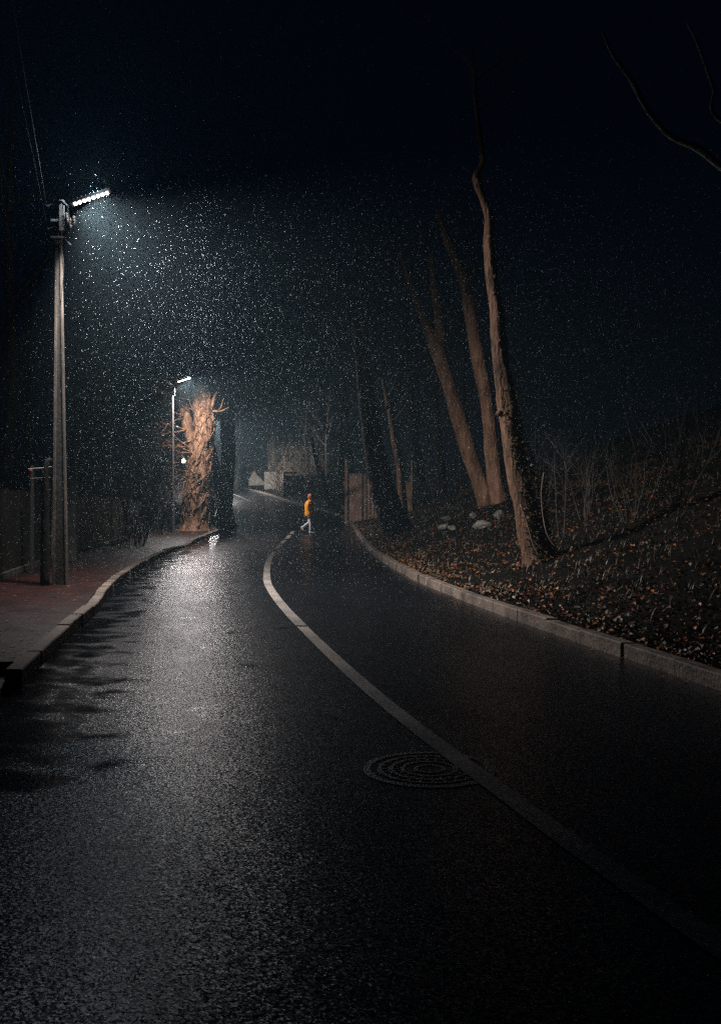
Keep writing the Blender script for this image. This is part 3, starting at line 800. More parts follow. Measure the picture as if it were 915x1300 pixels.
# ------------------------------------------------------------------ left fence
def fence(name, d0, d1, off, h, mats, label, cat='fence', bw=.11, plinth=True, postn=4, gapw=.012, seed=1):
    rr = random.Random(seed)
    c0 = at(-(lt(d0)+KW+pw(d0))-off, d0); root = empty(name, (c0[0], c0[1], zr(d0)), label, cat)
    o = Vector(root.location)
    def pt(d, extra=0): 
        q = at(-(lt(d)+KW+pw(d))-off-extra, d); return Vector((q[0], q[1], zr(d)))-o
    L = 0; d = d0; k = 0
    step = (d1-d0)/postn
    for k in range(postn):
        a = d0+k*step; mb = MB()
        m_ = int(step/(bw+gapw))
        for i in range(m_):
            q0 = pt(a+step*i/m_); q1 = pt(a+step*(i+1)/m_-gapw); hh_ = h+rr.uniform(-.03, .03)
            n = Vector((q1-q0).normalized()).cross(Vector((0, 0, 1)))*.011*(1+ (i % 2)*.8)
            z0 = .22 if plinth else .08
            mb.poly8([q0-n+Vector((0,0,z0)), q1-n+Vector((0,0,z0)), q1+n+Vector((0,0,z0)), q0+n+Vector((0,0,z0)), q0-n+Vector((0,0,hh_)), q1-n+Vector((0,0,hh_)), q1+n+Vector((0,0,hh_)), q0+n+Vector((0,0,hh_))])
        for zz in (.5, h-.3):
            q0 = pt(a, .06); q1 = pt(a+step, .06); n = Vector((q1-q0).normalized()).cross(Vector((0, 0, 1)))*.02
            mb.poly8([q0-n+Vector((0,0,zz)), q1-n+Vector((0,0,zz)), q1+n+Vector((0,0,zz)), q0+n+Vector((0,0,zz)), q0-n+Vector((0,0,zz+.08)), q1-n+Vector((0,0,zz+.08)), q1+n+Vector((0,0,zz+.08)), q0+n+Vector((0,0,zz+.08))])
        mb.build('board_panel', mats[0], root)
    for k in range(postn+1):
        q = pt(d0+k*step, .12); mb = MB(); mb.box(q.x-.05, q.x+.05, q.y-.05, q.y+.05, -.2+q.z, q.z+h+.03); mb.build('post', mats[1], root)
    if plinth:
        mb = MB(); rings = []
        for i in range(21):
            d = d0+(d1-d0)*i/20; a = pt(d, -.09); b = pt(d, .12)
            rings.append([(a.x, a.y, a.z-.1), (a.x, a.y, a.z+.24), (b.x, b.y, b.z+.24), (b.x, b.y, b.z-.1)])
        mb.loft(rings); mb.build('plinth', M['concrete_dark'], root)
    return root
fence('board_fence', 23.7, 35.8, .12, 1.62, (M['wood_green'], M['wood_dark']), 'greenish vertical board fence just right of the nearest lamp pole', postn=4, seed=2)
fence('dark_board_fence', 8.5, 23.3, .12, 1.75, (M['bark_dark'], M['bark_dark']), 'near black board fence behind the left pavement, left of the lamp pole', postn=6, seed=3)
fence('garden_fence', 36.0, 41.5, .35, 1.45, (M['wood_dark'], M['wood_dark']), 'low dark board fence under the bushes between fence and second lamp', postn=3, plinth=False, seed=4)
# red reflector on a thin bracket, far left
mb = MB(); q = P(40, 596, 19.5)
mb.tube([q, q+Vector((0, -.03, 0))], [.024, .024], 12)
o = mb.build('glowing_red_reflector', M['red']); tag(o, 'small faintly self-glowing red round reflector on a thin post at far left', 'reflector')
mp_ = empty('marker_post', (q.x, 19.55, terr(q.x, 19.55)), 'thin black post carrying the faintly self-glowing red reflector at far left', 'post')
mb = MB(); mb.box(-.03, .03, -.0, .04, -.1, q.z-mp_.location.z+.08); mb.build('post', M['wood_dark'], mp_)

# ------------------------------------------------------------------ shrubs
def shrub(name, x, y, h, label, mat, seed, n=9, depth=2, group=None, cat='shrub', r=.02, spread=.5, curl=.45):
    z = terr(x, y); root = empty(name, (x, y, z), label, cat, group)
    rr = random.Random(seed); mb = MB()
    for _ in range(n):
        a = rr.uniform(0, 2*PI); s_ = rr.uniform(0, spread)
        twigs(mb, (math.cos(a)*s_*.4, math.sin(a)*s_*.4, -.05), (math.cos(a)*s_, math.sin(a)*s_, 1), h*rr.uniform(.6, 1.05), r, depth, rr, curl=curl, up=.1)
    mb.build('branches', mat, root)
    return root
places = [(165, 33, 3.2), (185, 36, 3.4), (150, 31, 2.6), (205, 40, 3.6), (178, 31.5, 2.2), (212, 44, 3.2)]
labs = ['tangled bare shrub above the dark board fence, tallest in the middle of its row', 'bare shrub with looping twigs left of the second lamp pole', 'leftmost bare shrub behind the end of the green board fence',
        'bare shrub right behind the second lamp pole', 'low bare shrub leaning over the garden fence', 'pale twiggy shrub close beside the gnarled lit trunk']
for k, (px, d, h) in enumerate(places):
    shrub('bare_shrub', P(px, 0, d).x, d, h, labs[k], M['twig'] if k % 2 == 0 else M['twig_dark'], 30+k, n=9, depth=3, group='bare shrubs behind the left fence')
# pale broken branch standing up above the fence
q = pl([(147, 598, 1.6), (149, 615, 2.2), (153, 632, 2.6), (160, 650, 3.2), (162, 668, 3.2)], 31.5)
mb = MB(); sm = spline(q, 5); mb.tube([Vector(s[:3])-Vector(sm[-1][:3]) for s in sm], [s[3] for s in sm], 7, rough=.1)
sm2 = spline(pl([(152, 630, 1.8), (156, 632, 2), (158, 626, 1)], 31.45), 4); mb.tube([Vector(s[:3])-Vector(sm[-1][:3]) for s in sm2], [s[3] for s in sm2], 6)
o = mb.build('broken_branch', M['bark_grey'], smooth=True); o.location = sm[-1][:3]; tag(o, 'pale hooked branch sticking up above the dark garden fence', 'branch')
for i, (lst, lb) in enumerate((([(155, 571, 1.4), (166, 569, 2), (175, 568, 1.2)], 'pale horizontal branch high above the garden fence'),
                ([(158, 594, 1.2), (168, 597, 1.6), (182, 599, 1)], 'pale drooping branch midway above the garden fence'),
                ([(160, 609, 1), (176, 613, 1.6), (196, 613, 1.4), (210, 610, .8)], 'long pale sagging branch above the garden fence'))):
    sm = spline(pl(lst, 32.5+i*.4), 6); o0 = Vector(sm[0][:3]); mb = MB(); mb.tube([Vector(s[:3])-o0 for s in sm], [s[3] for s in sm], 6, rough=.15)
    limb_o = mb.build('fallen_branch', M['bark_grey'], smooth=True); limb_o.location = o0; tag(limb_o, lb, 'branch')
shrub('blocking_shrub', P(268, 0, 57).x, 57, 1.7, 'dense low dark shrub added to block the gap between the lit trunk and the black double trunk', M['twig_dark'], 51, n=26, depth=3, r=.04, spread=.8)  # added to hide the bright lamp reflection on the road behind
# saplings and twiggy stems on the right bank
def stems(name, lst, d, label, mat=M['twig'], group=None, extra=0, seed=1):
    base = P(lst[0][-1][0], lst[0][-1][1], d); gz = terr(base.x, d)
    root = empty(name, (base.x, d, gz), label, 'sapling', group); o = Vector(root.location); mb = MB(); rr = random.Random(seed)
    for path in lst:
        q = pl(path, d); q[-1] = (q[-1][0], q[-1][1], min(q[-1][2], terr(q[-1][0], d)-.03), q[-1][3])
        sm = spline(q, 5); mb.tube([Vector(s[:3])-o for s in sm], [s[3] for s in sm], 6)
        for _ in range(extra):
            s = rr.choice(sm[:int(len(sm)*.7)]); twigs(mb, Vector(s[:3])-o, (rr.uniform(-1, 1), rr.uniform(-.5, .5), .5), .5, .007, 1, rr)
    mb.build('stem', mat, root, smooth=True); return root
stems('sapling', [[(526, 598, .8), (535, 601, 1.2), (543, 607, 1.4), (548, 622, 1.5), (552, 642, 1.8), (553, 655, 2)]], 38, 'thin arching pale sapling right of the fence end', group='thin saplings')
stems('sapling', [[(566, 520, .8), (570, 545, 1.2), (576, 575, 1.4), (583, 600, 1.5), (585, 640, 2)], [(596, 570, .7), (598, 590, 1.1), (600, 612, 1.3), (600, 645, 1.5)]], 34, 'pair of thin upright saplings behind the mound', group='thin saplings')
stems('sapling', [[(703, 590, .8), (705, 615, 1.1), (706, 650, 1.4), (710, 690, 1.8)], [(716, 585, .8), (718, 600, 1), (717, 640, 1.4), (716, 680, 1.8)], [(700, 560, .6), (712, 580, 1), (718, 590, 1.1), (719, 625, 1.2), (714, 685, 1.6)]], 19.2, 'clump of thin upright stems right of the big ivy covered trunk', mat=M['twig_dark'], extra=6, group='thin saplings')
for k, (px, d, h, lb) in enumerate(((745, 21, 1.6, 'low bare shrub on the bank right of the thin stems'), (800, 19, 1.4, 'low bare shrub higher on the dark bank'), (680, 24, 2.0, 'bare shrub behind the big ivy covered trunk'),
                                 (560, 33, 1.8, 'bare shrub left of the three lit trunks'), (535, 40, 2.2, 'bare shrub beside the arching sapling'), (860, 18, 1.8, 'bare shrub at the right edge of the bank'), (640, 33, 2.2, 'bare shrub behind the two slender trunks'))):
    shrub('bank_shrub', P(px, 0, d).x, d, h, lb, M['twig_dark'], 60+k, n=8, depth=2, group='bare shrubs on the right bank', r=.012)

for k, (px, d, h) in enumerate(((356, 92, 3.4), (368, 90, 3.0), (381, 89, 3.6), (396, 87, 3.2), (408, 80, 2.6), (418, 74, 2.4), (430, 70, 2.6), (404, 90, 4.0), (434, 62, 1.8), (300, 112, 4.0), (328, 106, 3.2))):
    shrub('garden_shrub', P(px, 0, d).x, d, h, 'dim bare shrub in the garden row beyond the far right kerb, %s from the left' % ('third', 'fourth', 'fifth', 'sixth', 'eighth', 'ninth', 'tenth', 'seventh', 'last', 'first', 'second')[k],
          M['twig_pale'], 90+k, n=14, depth=2, group='bare garden shrubs beyond the bend', r=.035, spread=.7)
# ------------------------------------------------------------------ red brown fence at the bend, right
rf = empty('panel_fence', (P(440, 0, 53).x, 53, terr(P(440, 0, 53).x, 53)), 'red brown panel fence with tall posts at the bend behind the black leaning trunk', 'fence')
of = Vector(rf.location)
def fpanel(x0, x1, yt0, yt1, yb, d, name='panel', mat='redwall', th=.05):
    a = P(x0, yb, d); b = P(x1, yb, d); h0 = P(0, yt0, d).z; h1 = P(0, yt1, d).z
    mb = MB(); z0 = min(terr(a.x, d), terr(b.x, d), a.z)-.1
    mb.poly8([Vector(q)-of for q in ((a.x, d-th, z0), (b.x, d-th, z0), (b.x, d+th, z0), (a.x, d+th, z0), (a.x, d-th, h0), (b.x, d-th, h1), (b.x, d+th, h1), (a.x, d+th, h0))])
    mb.build(name, M[mat], rf)
fpanel(437.5, 441, 583, 583, 652, 53, 'post', th=.07)
fpanel(443.2, 459.2, 603, 603, 652, 53); fpanel(443.0, 465.5, 602, 602, 603, 53, 'coping', 'concrete', .08) if False else None
fpanel(460, 461, 590, 590, 654, 52.9, 'post', 'darksteel', .03)
fpanel(461.6, 464.5, 603, 603.5, 655, 52.8); fpanel(464.8, 465.8, 595, 595, 656, 52.7, 'post', 'darksteel', .03)
fpanel(466.2, 469.6, 604, 605, 656, 52.4); fpanel(471, 474.5, 618, 622, 658, 52.0); fpanel(475.5, 479, 626, 634, 660, 51.6)
fpanel(479.5, 510, 612, 614, 662, 51.5, 'panel', 'wood_dark')
fpanel(511.5, 521.2, 614, 614, 664, 51.5); fpanel(521.6, 523, 584, 584, 664, 51.3, 'post', 'redwall', .05); fpanel(511.2, 521.3, 612.6, 612.6, 613.8, 51.45, 'coping', 'render', .1) if False else None
for (x0, x1, y, d) in ((443, 465.5, 602.2, 53), (511.5, 521.2, 613.2, 51.5)):
    mb = MB()
    a = P(x0, y, d)-of; b = P(x1, y, d)-of; mb.box(a.x, b.x, a.y-.07, a.y+.07, a.z-.02, a.z+.05)
    mb.build('coping', M['render'], rf)

# dark boarded gate and low walls beyond
gx0, gx1, dg = P(361, 0, 84).x, P(416, 0, 84).x, 84
gt = empty('board_gate', ((gx0+gx1)/2, dg, terr((gx0+gx1)/2, dg)), 'dark teal boarded garden gate beyond the kerb, behind the person in orange', 'gate')
mb = MB(); w = (gx1-gx0)/2
ztop = P(0, 603, dg).z-gt.location.z
for k in range(26):
    a = -w+2*w*k/26; mb.box(a, a+2*w/26-.02, -.03, .03, .05, ztop-R.uniform(0, .05))
mb.build('board_panel', M['teal'], gt)
for xx in (-w, -.35, w): 
    mb = MB(); mb.box(xx-.07, xx+.07, -.12, -.035, -.3, ztop+.1); mb.build('post', M['darksteel'] if xx != -.35 else M['steel'], gt)
mb = MB(); mb.box(P(370.5, 0, dg).x-gt.location.x-.06, P(370.5, 0, dg).x-gt.location.x+.06, -.2, -.13, -.3, 1.5); mb.build('pipe', M['frame'], gt)
mb = MB(); mb.box(P(361, 0, dg).x-gt.location.x, P(376, 0, dg).x-gt.location.x, -.3, .1, ztop+.11, ztop+.24); mb.build('canopy', M['render'], gt)
def low_wall(px0, px1, pt0, pt1, pb, d, label, mat='render', depth=.5):
    a = P(px0, pb, d); b = P(px1, pb, d); z0 = min(terr(a.x, d), terr(b.x, d))-.2
    za = P(0, pt0, d).z; zb = P(0, pt1, d).z
    mb = MB(); mb.poly8([Vector(q)-a for q in ((a.x, d, z0), (b.x, d, z0), (b.x, d+depth, z0), (a.x, d+depth, z0), (a.x, d, za), (b.x, d, zb), (b.x, d+depth, zb), (a.x, d+depth, za))])
    o = mb.build('low_wall', M[mat]); o.location = a; return tag(o, label, 'wall', 'low garden walls beyond the far bend')
low_wall(292, 310, 600, 602, 613, 106, 'grey low garden wall, leftmost beyond the far bend')
# sloping stair cheek wall
mb = MB(); a = P(316, 613, 101); dw = 101
pr = [P(316, 609, dw), P(322, 598, dw), P(335, 612, dw), P(335, 616, dw), P(316, 616, dw)]
f0 = [tuple(q-a) for q in pr]; f1 = [(q[0], q[1]+.4, q[2]) for q in f0]
mb.loft([f0, f1]); o = mb.build('stair_wall', M['render']); o.location = a; tag(o, 'pale triangular stair wall beyond the far bend', 'wall', 'low garden walls beyond the far bend')
low_wall(335.5, 351, 599, 599, 613, 99, 'pale square low wall right of the triangular stair wall', depth=.8)
low_wall(352, 362, 602, 603, 617, 97, 'brownish low wall reaching the dark teal gate', mat='concrete')

def house(name, px0, px1, ytop, yroof, d, label, depth=8, wins=(), mat='render'):
    a = P(px0, 0, d); b = P(px1, 0, d); cx = (a.x+b.x)/2; gz = terr(cx, d)
    root = empty(name, (cx, d, gz), label, 'house'); w = (b.x-a.x)/2
    zt = P(0, ytop, d).z-gz; zr_ = P(0, yroof, d).z-gz
    mb = MB(); mb.box(-w, w, 0, depth, -.5, zt); mb.build('wall', M[mat], root)
    mb = MB(); e = .4
    mb.loft([[(-w-e, -e, zt+.02), (-w-e, depth+e, zt+.02), (-w-e, depth/2, zr_)], [(w+e, -e, zt+.02), (w+e, depth+e, zt+.02), (w+e, depth/2, zr_)]]); rf_ = mb.build('roof', M['roof'], root)
    mb = MB(); mb.box(w*.4-.3, w*.4+.3, depth/2-.3, depth/2+.3, zr_-.6, zr_+.8); mb.build('chimney', M[mat], rf_)
    for (x, y0, y1, hw) in wins:
        xx = P(x, 0, d).x-cx; z0 = P(0, y1, d).z-gz; z1 = P(0, y0, d).z-gz
        mb = MB(); mb.box(xx-hw, xx+hw, -.06, .02, z0, z1); fr = mb.build('window', M['frame'], root)
        mb = MB(); mb.box(xx-hw+.08, xx-.03, -.075, -.05, z0+.08, z1-.08); mb.box(xx+.03, xx+hw-.08, -.075, -.05, z0+.08, z1-.08); mb.build('pane', M['glass'], fr)
    return root
h1 = house('house', 341, 402, 566, 548, 106, 'dim pale house beyond the far bend, behind the low walls', wins=((352, 575, 588, .6), (368, 575, 588, .6), (388, 575, 588, .6)), mat='concrete')
mb = MB(); c = h1.location; a = P(340, 0, 105.8); b = P(350, 0, 105.8); mb.box(a.x-c.x, b.x-c.x, -.5, -.02, -.5, P(0, 540, 106).z-c.z); mb.build('stair_tower', M['render'], h1)
h2 = house('house', 196, 246, 600, 585, 122, 'dark house behind the pollarded tree with a bright wall lamp', wins=((215, 606, 614, .6),), mat='concrete_dark')
# bright wall lamp on a post in that garden
pw_ = P(233, 585, 112); gz = terr(pw_.x, 112)
wl_ = empty('garden_lamp', (pw_.x, 112, gz), 'bright white round lamp on a post seen through the branches', 'lamp'); zz = pw_.z-gz
mb = MB(); mb.tube([(0, 0, -.2), (0, 0, zz-.2)], [.06, .045], 10); mb.build('post', M['darksteel'], wl_)
mb = MB(); rings = []
for i in range(1, 9):
    th = -PI/2+PI*i/9; rings.append([(.2*math.cos(th)*math.cos(2*PI*j/16), .2*math.cos(th)*math.sin(2*PI*j/16), zz+.2*math.sin(th)) for j in range(16)])
mb.loft(rings); mb.build('globe', M['led_far'], wl_, smooth=True)
ld = bpy.data.lights.new('lamp_light', 'POINT'); ld.energy = 260; ld.shadow_soft_size = .22; ld.color = (.9, .95, 1)
o = bpy.data.objects.new('lamp_light', ld); col.objects.link(o); o.parent = wl_; o.location = (0, 0, zz)

# ------------------------------------------------------------------ woodland behind, each tree its own
def wood_tree(x, y, h, r, label, seed, mat, group, lean=(0, 0)):
    z = terr(x, y); root = empty('woodland_tree', (x, y, z), label, 'tree', group); rr = random.Random(seed)
    pts = []; cx = cy = 0
    for i in range(9):
        k = i/8; pts.append((lean[0]*k*h+cx, lean[1]*k*h+cy, -.3+k*h, r*(1-.8*k))); cx += rr.uniform(-.12, .12); cy += rr.uniform(-.12, .12)
    sm = spline(pts, 3); mb = MB(); mb.tube([Vector(s[:3]) for s in sm], [s[3] for s in sm], 12, rough=.12, seed=seed); mb.build('trunk', mat, root, smooth=True)
    mb = MB()
    for _ in range(13):
        s = sm[rr.randint(int(len(sm)*.35), len(sm)-1)]; a = rr.uniform(0, 2*PI)
        twigs(mb, Vector(s[:3]), (math.cos(a), math.sin(a), rr.uniform(.3, 1.2)), h*.26*rr.uniform(.6, 1.3), s[3]*.5, 2, rr, spread=.7)
    mb.build('crown', M['twig_dark'] if mat is M['bark_dark'] else M['twig'], root)
rr = random.Random(77)
wl_spots = [(310, 112), (322, 128), (300, 104), (372, 108), (392, 98), (415, 92), (430, 78), (447, 70), (470, 66), (535, 60), (560, 52), (600, 50),
             (335, 140), (285, 118), (175, 62), (140, 52), (90, 46), (40, 40), (195, 75), (10, 30), (240, 95), (120, 70), (640, 60)]
order = ['leftmost', 'second', 'third', 'fourth', 'fifth', 'sixth', 'seventh', 'eighth', 'ninth', 'tenth', 'eleventh', 'twelfth', 'thirteenth', 'fourteenth', 'fifteenth', 'sixteenth', 'seventeenth', 'eighteenth', 'nineteenth', 'twentieth',
         'twenty-first', 'twenty-second', 'twenty-third', 'twenty-fourth', 'twenty-fifth', 'twenty-sixth', 'twenty-seventh', 'twenty-eighth', 'twenty-ninth', 'rightmost']
for k, (px, d) in enumerate(sorted(wl_spots)):
    order[len(wl_spots)-1] = 'rightmost'
    x = P(px, 0, d).x
    wood_tree(x, d, rr.uniform(10, 15), rr.uniform(.16, .32), order[k]+' of the faint bare trees in the dark woodland, counted from the left', 200+k,
              M['bark_grey'] if rr.random() < .5 else M['bark_dark'], 'faint bare trees of the dark woodland', (rr.uniform(-.06, .06), 0))

# ------------------------------------------------------------------ rocks
def rock(px, py, d, s, label, seed):
    rr = random.Random(seed); w = P(px, py, d); z = terr(w.x, d)
    mb = MB(); rings = []
    for i in range(1, 8):
        th = -PI/2+PI*i/8; ring = []
        for j in range(12):
            p = Vector((math.cos(th)*math.cos(2*PI*j/12), math.cos(th)*math.sin(2*PI*j/12)*.7, math.sin(th)*.55))
            p *= s*(1+.45*noise.noise(p*1.6+Vector((seed, 0, 0)))+.2*noise.noise(p*5+Vector((seed, 3, 0))))
            ring.append(tuple(p))
        rings.append(ring)
    mb.loft(rings); o = mb.build('rock', M['stone']); o.location = (w.x, d, z+s*.12); o.rotation_euler = (rr.uniform(-.4, .4), rr.uniform(-.4, .4), rr.uniform(0, 3))
    tag(o, label, 'rock', 'pale rocks on the mound')
for k, (px, d, s, lb) in enumerate(((564, 26.0, .17, 'pale rock lowest on the left of the mound'), (575, 25.4, .13, 'small pale rock near the kerb side of the mound'), (568, 28, .2, 'pale flat rock at the left back of the mound'),
                                     (633, 25.0, .2, 'pale jagged rock left of the big ivy trunk'), (612, 24.3, .22, 'largest pale rock in the middle of the mound'), (600, 25.8, .14, 'pale rock high on the mound below the slender trunks'))):
    rock(px, 0, d, s, lb, k+1)

# ------------------------------------------------------------------ fallen leaves and undergrowth
mb = MB(); rr = random.Random(99)
cnt = 0
while cnt < 30000:
    d = 5.5+(rr.random()**1.5)*46
    u = rr.random()**1.25*(9 if d < 30 else 7)
    t = RT+KW+.03+u
    den = .35+1.1*noise.noise(Vector((t*.8, d*.45, 3)))
    if rr.random() > den+.25: continue
    x, y, _ = at(t, d); z = terr_t(t, d)
    warm = .5+.9*noise.noise(Vector((t*.9, d*.6, 11)))
    q = rr.random()
    pale = .5*math.exp(-(((x-3.1)/2.0)**2+((d-25.0)/2.8)**2))
    m = 0 if q < .32*warm+.05 else (1 if q < .66 else (2 if q < .80+pale*.5 else 3))
    leaf_card(mb, Vector((x, y, z+rr.uniform(.01, .07))), rr.uniform(.03, .075), rr, m)
    cnt += 1
for _ in range(5500):     # drift against the right kerb
    d = 6+rr.random()**1.3*34; u = abs(rr.gauss(0, .28)); t = RT+KW+.02+u
    if noise.noise(Vector((d*.9, 7, 0))) < rr.uniform(-.5, .2): continue
    x, y, _ = at(t, d); leaf_card(mb, Vector((x, y, terr_t(t, d)+rr.uniform(.01, .05))), rr.uniform(.03, .07), rr, rr.choice((0, 1, 1, 1, 2, 3)))
for _ in range(900):     # a few in the gutters and on the left pavement
    d = 6+rr.random()**1.5*55
    if rr.random() < .35: t = RT-abs(rr.gauss(0, .12))-.02; z = road_z(t, d)
    elif rr.random() < .2: t = -lt(d)+abs(rr.gauss(0, .12)); z = road_z(t, d); d = max(d, 20)
    else: t = -(lt(d)+KW+rr.random()*pw(d)); z = zr(d)+pave_h(d)
    x, y, _ = at(t, d); leaf_card(mb, Vector((x, y, z+.012)), rr.uniform(.03, .06), rr, rr.choice((0, 1, 1, 1, 2)), flat=.15)
o = mb.build('fallen_leaves', [M['leafA'], M['leafB'], M['leafC'], M['leafD']]); tag(o, 'fallen orange and brown leaves scattered over the right bank and gutters', 'leaves', kind='stuff')

mb = MB(); cnt = 0
while cnt < 5200:
    d = 6+(rr.random()**1.3)*50; u = rr.random()**.9*12; t = RT+KW+.08+u
    if rr.random() > .45+.9*noise.noise(Vector((t*.5, d*.3, 21))): continue
    x, y, _ = at(t, d); z = terr_t(t, d); base = Vector((x, y, z-.02))
    for k in range(5):
        a = rr.uniform(0, 2*PI); L = rr.uniform(.05, .18); w = .005+.003*rr.random()
        tip = base+Vector((math.cos(a)*L*.6, math.sin(a)*L*.6, L)); s_ = Vector((-math.sin(a), math.cos(a), 0))*w; mid = base.lerp(tip, .5)+Vector((0, 0, L*.15))
        b = len(mb.v); mb.v += [tuple(base-s_), tuple(base+s_), tuple(mid+s_*.8), tuple(mid-s_*.8), tuple(tip)]
        m = 0 if rr.random() < .65 else 1
        mb.f += [(b, b+1, b+2, b+3), (b+3, b+2, b+4)]; mb.m += [m, m]
    cnt += 1
for _ in range(1400):
    d = 9+rr.random()*50; u = rr.random()*5+.4; t = -(lt(d)+KW+pw(d))-u
    x, y, _ = at(t, d); z = terr_t(t, d); base = Vector((x, y, z-.02))
    for k in range(5):
        a = rr.uniform(0, 2*PI); L = rr.uniform(.1, .4); s_ = Vector((-math.sin(a), math.cos(a), 0))*.008
        tip = base+Vector((math.cos(a)*L*.5, math.sin(a)*L*.5, L)); b = len(mb.v); mb.v += [tuple(base-s_), tuple(base+s_), tuple(tip)]; mb.f.append((b, b+1, b+2)); mb.m.append(0)
o = mb.build('undergrowth', [M['leafD'], M['twig']]); tag(o, 'dark grass and dead stems growing over the banks', 'undergrowth', kind='stuff')

# ------------------------------------------------------------------ the person
pe = P(392.5, 678.6, 44); pe = Vector((pe.x, 44, road_z(pe.x-xc(44), 44)+.006))
person = empty('person', pe, 'person in an orange hooded raincoat and pale trousers walking across the road', 'person')
def skin_mesh(name, verts, edges, radii, mat, parent, sub=2):
    me = bpy.data.meshes.new(name+'_cage'); me.from_pydata(verts, edges, []); o = bpy.data.objects.new(name, me); col.objects.link(o)
    md = o.modifiers.new('Skin', 'SKIN'); md.use_smooth_shade = True
    for i, r in enumerate(radii): 
        o_r = r if isinstance(r, tuple) else (r, r)
        me.skin_vertices[0].data[i].radius = o_r
    me.skin_vertices[0].data[0].use_root = True
    s_ = o.modifiers.new('Sub', 'SUBSURF'); s_.levels = sub; s_.render_levels = sub
    dg_ = bpy.context.evaluated_depsgraph_get(); dg_.update()
    m2 = bpy.data.meshes.new_from_object(o.evaluated_get(dg_)); o.modifiers.clear(); o.data = m2; m2.name = name
    m2.materials.clear(); m2.materials.append(mat); o.parent = parent
    return o
V = []; E = []; Rd = []
def j(p, r, parent=None):
    V.append(p); Rd.append(r); i = len(V)-1
    if parent is not None: E.append((parent, i))
    return i
pv = j((0, 0, .95), (.13, .10)); wa = j((0, 0, 1.1), (.115, .09), pv); ch = j((0, 0, 1.3), (.14, .10), wa); nb = j((.015, 0, 1.44), .065, ch); nk = j((.035, 0, 1.5), .052, nb)
hb = j((.055, 0, 1.56), (.075, .07), nk); hc = j((.07, 0, 1.64), (.085, .075), hb); ht = j((.065, 0, 1.71), .055, hc)
nose = j((.155, 0, 1.60), .012, hb); 
for s in (-1, 1):
    sh = j((0, s*.17, 1.39), .055, ch)
    el = j((-.03, s*.235, 1.13), .042, sh); wr = j((.07, s*.225, .985), .026, el); pa = j((.12, s*.215, .95), .03, wr)
    for k, (dx, dy, L) in enumerate(((.0, -.025, .075), (.0, -.008, .085), (.0, .010, .08), (.0, .027, .065))):
        f1 = j((.135+.3*L, s*(.215+dy), .93-.4*L), .0095, pa); j((.135+.7*L, s*(.215+dy), .93-1.1*L), .008, f1)
    th = j((.13, s*.19, .96), .011, pa); j((.165, s*.175, .94), .009, th)
def leg(s, knee, ank, toe, hipx=0.0):
    h = j((hipx, s*.085, .90), .085, pv); k = j(knee, .055, h); c = j(tuple(Vector(knee).lerp(Vector(ank), .35)), .05, k); a = j(ank, .034, c); heel = a; j(toe, .03, a)
leg(-1, (.065, -.09, .5), (.055, -.09, .10), (.19, -.09, .045))
leg(1, (-.01, .085, .50), (-.29, .085, .26), (-.36, .085, .14))
skin_mesh('body', V, E, Rd, M['skin'], person)
def ell(cx, cy, z, rx, ry, n=20, tilt=0.0, wob=0.0, seed=0):
    out = []
    for k in range(n):
        a = 2*PI*k/n; w = 1+wob*noise.noise(Vector((math.cos(a)*2+seed, math.sin(a)*2, z*5)))
        out.append(Vector((cx+rx*w*math.cos(a), cy+ry*w*math.sin(a), z+tilt*math.cos(a))))
    return out
mb = MB()
mb.loft([ell(0, 0, .76, .19, .21, wob=.1), ell(-.005, 0, .78, .20, .22, wob=.12), ell(0, 0, .92, .195, .21, wob=.12), ell(-.01, 0, 1.08, .19, .20, wob=.14), ell(-.01, 0, 1.25, .19, .21, wob=.1), ell(-.01, 0, 1.37, .165, .21), ell(.01, 0, 1.44, .11, .15), ell(.02, 0, 1.48, .085, .09)])
for s in (-1, 1):
    q = spline([(0, s*.17, 1.40, .075), (-.03, s*.225, 1.28, .075), (-.045, s*.25, 1.14, .068), (.0, s*.25, 1.06, .065), (.07, s*.235, 1.0, .055)], 4)
    mb.tube([Vector(p[:3]) for p in q], [p[3] for p in q], 12, rough=.12, freq=5)
    mb.box(.03, .15, s*.205-.012, s*.205+.012, .93, .99)
mb.build('raincoat', M['raincoat'], person, smooth=True)
# hood: shell round the head, open towards the walking direction
mb = MB(); n1, n2 = 12, 18; c = Vector((.055, 0, 1.62))
for i in range(n1+1):
    for k in range(n2+1):
        lon = math.radians(62)+(2*PI-math.radians(124))*k/n2; lat = math.radians(-48)+math.radians(138)*i/n1
        rx, ry, rz = .125, .115, .145
        mb.v.append(tuple(c+Vector((rx*math.cos(lat)*math.cos(lon), ry*math.cos(lat)*math.sin(lon), rz*math.sin(lat)))))
for i in range(n1):
    for k in range(n2):
        a = i*(n2+1)+k; mb.f.append((a, a+1, a+n2+2, a+n2+1)); mb.m.append(0)
ho = mb.build('hood', M['hoodcloth'], person, smooth=True); md = ho.modifiers.new('s', 'SOLIDIFY'); md.thickness = .012
mb = MB(); mb.loft([ell(.075, 0, 1.68, .09, .082), ell(.07, 0, 1.715, .08, .072), ell(.06, 0, 1.735, .04, .04)]); mb.build('hair', M['hair'], person, smooth=True)
def trouser(s, hip, knee, ank):
    q = spline([(*hip, .098), (*Vector(hip).lerp(Vector(knee), .5), .085), (*knee, .066), (*Vector(knee).lerp(Vector(ank), .5), .058), (*ank, .05)], 4)
    return q
mb = MB()
for q in (trouser(-1, (0, -.085, .92), (.065, -.09, .5), (.056, -.09, .11)), trouser(1, (0, .085, .92), (-.01, .085, .5), (-.275, .085, .275))):
    mb.tube([Vector(p[:3]) for p in q], [p[3] for p in q], 12, rough=.1, freq=5)
mb.build('trousers', M['jeans'], person, smooth=True)
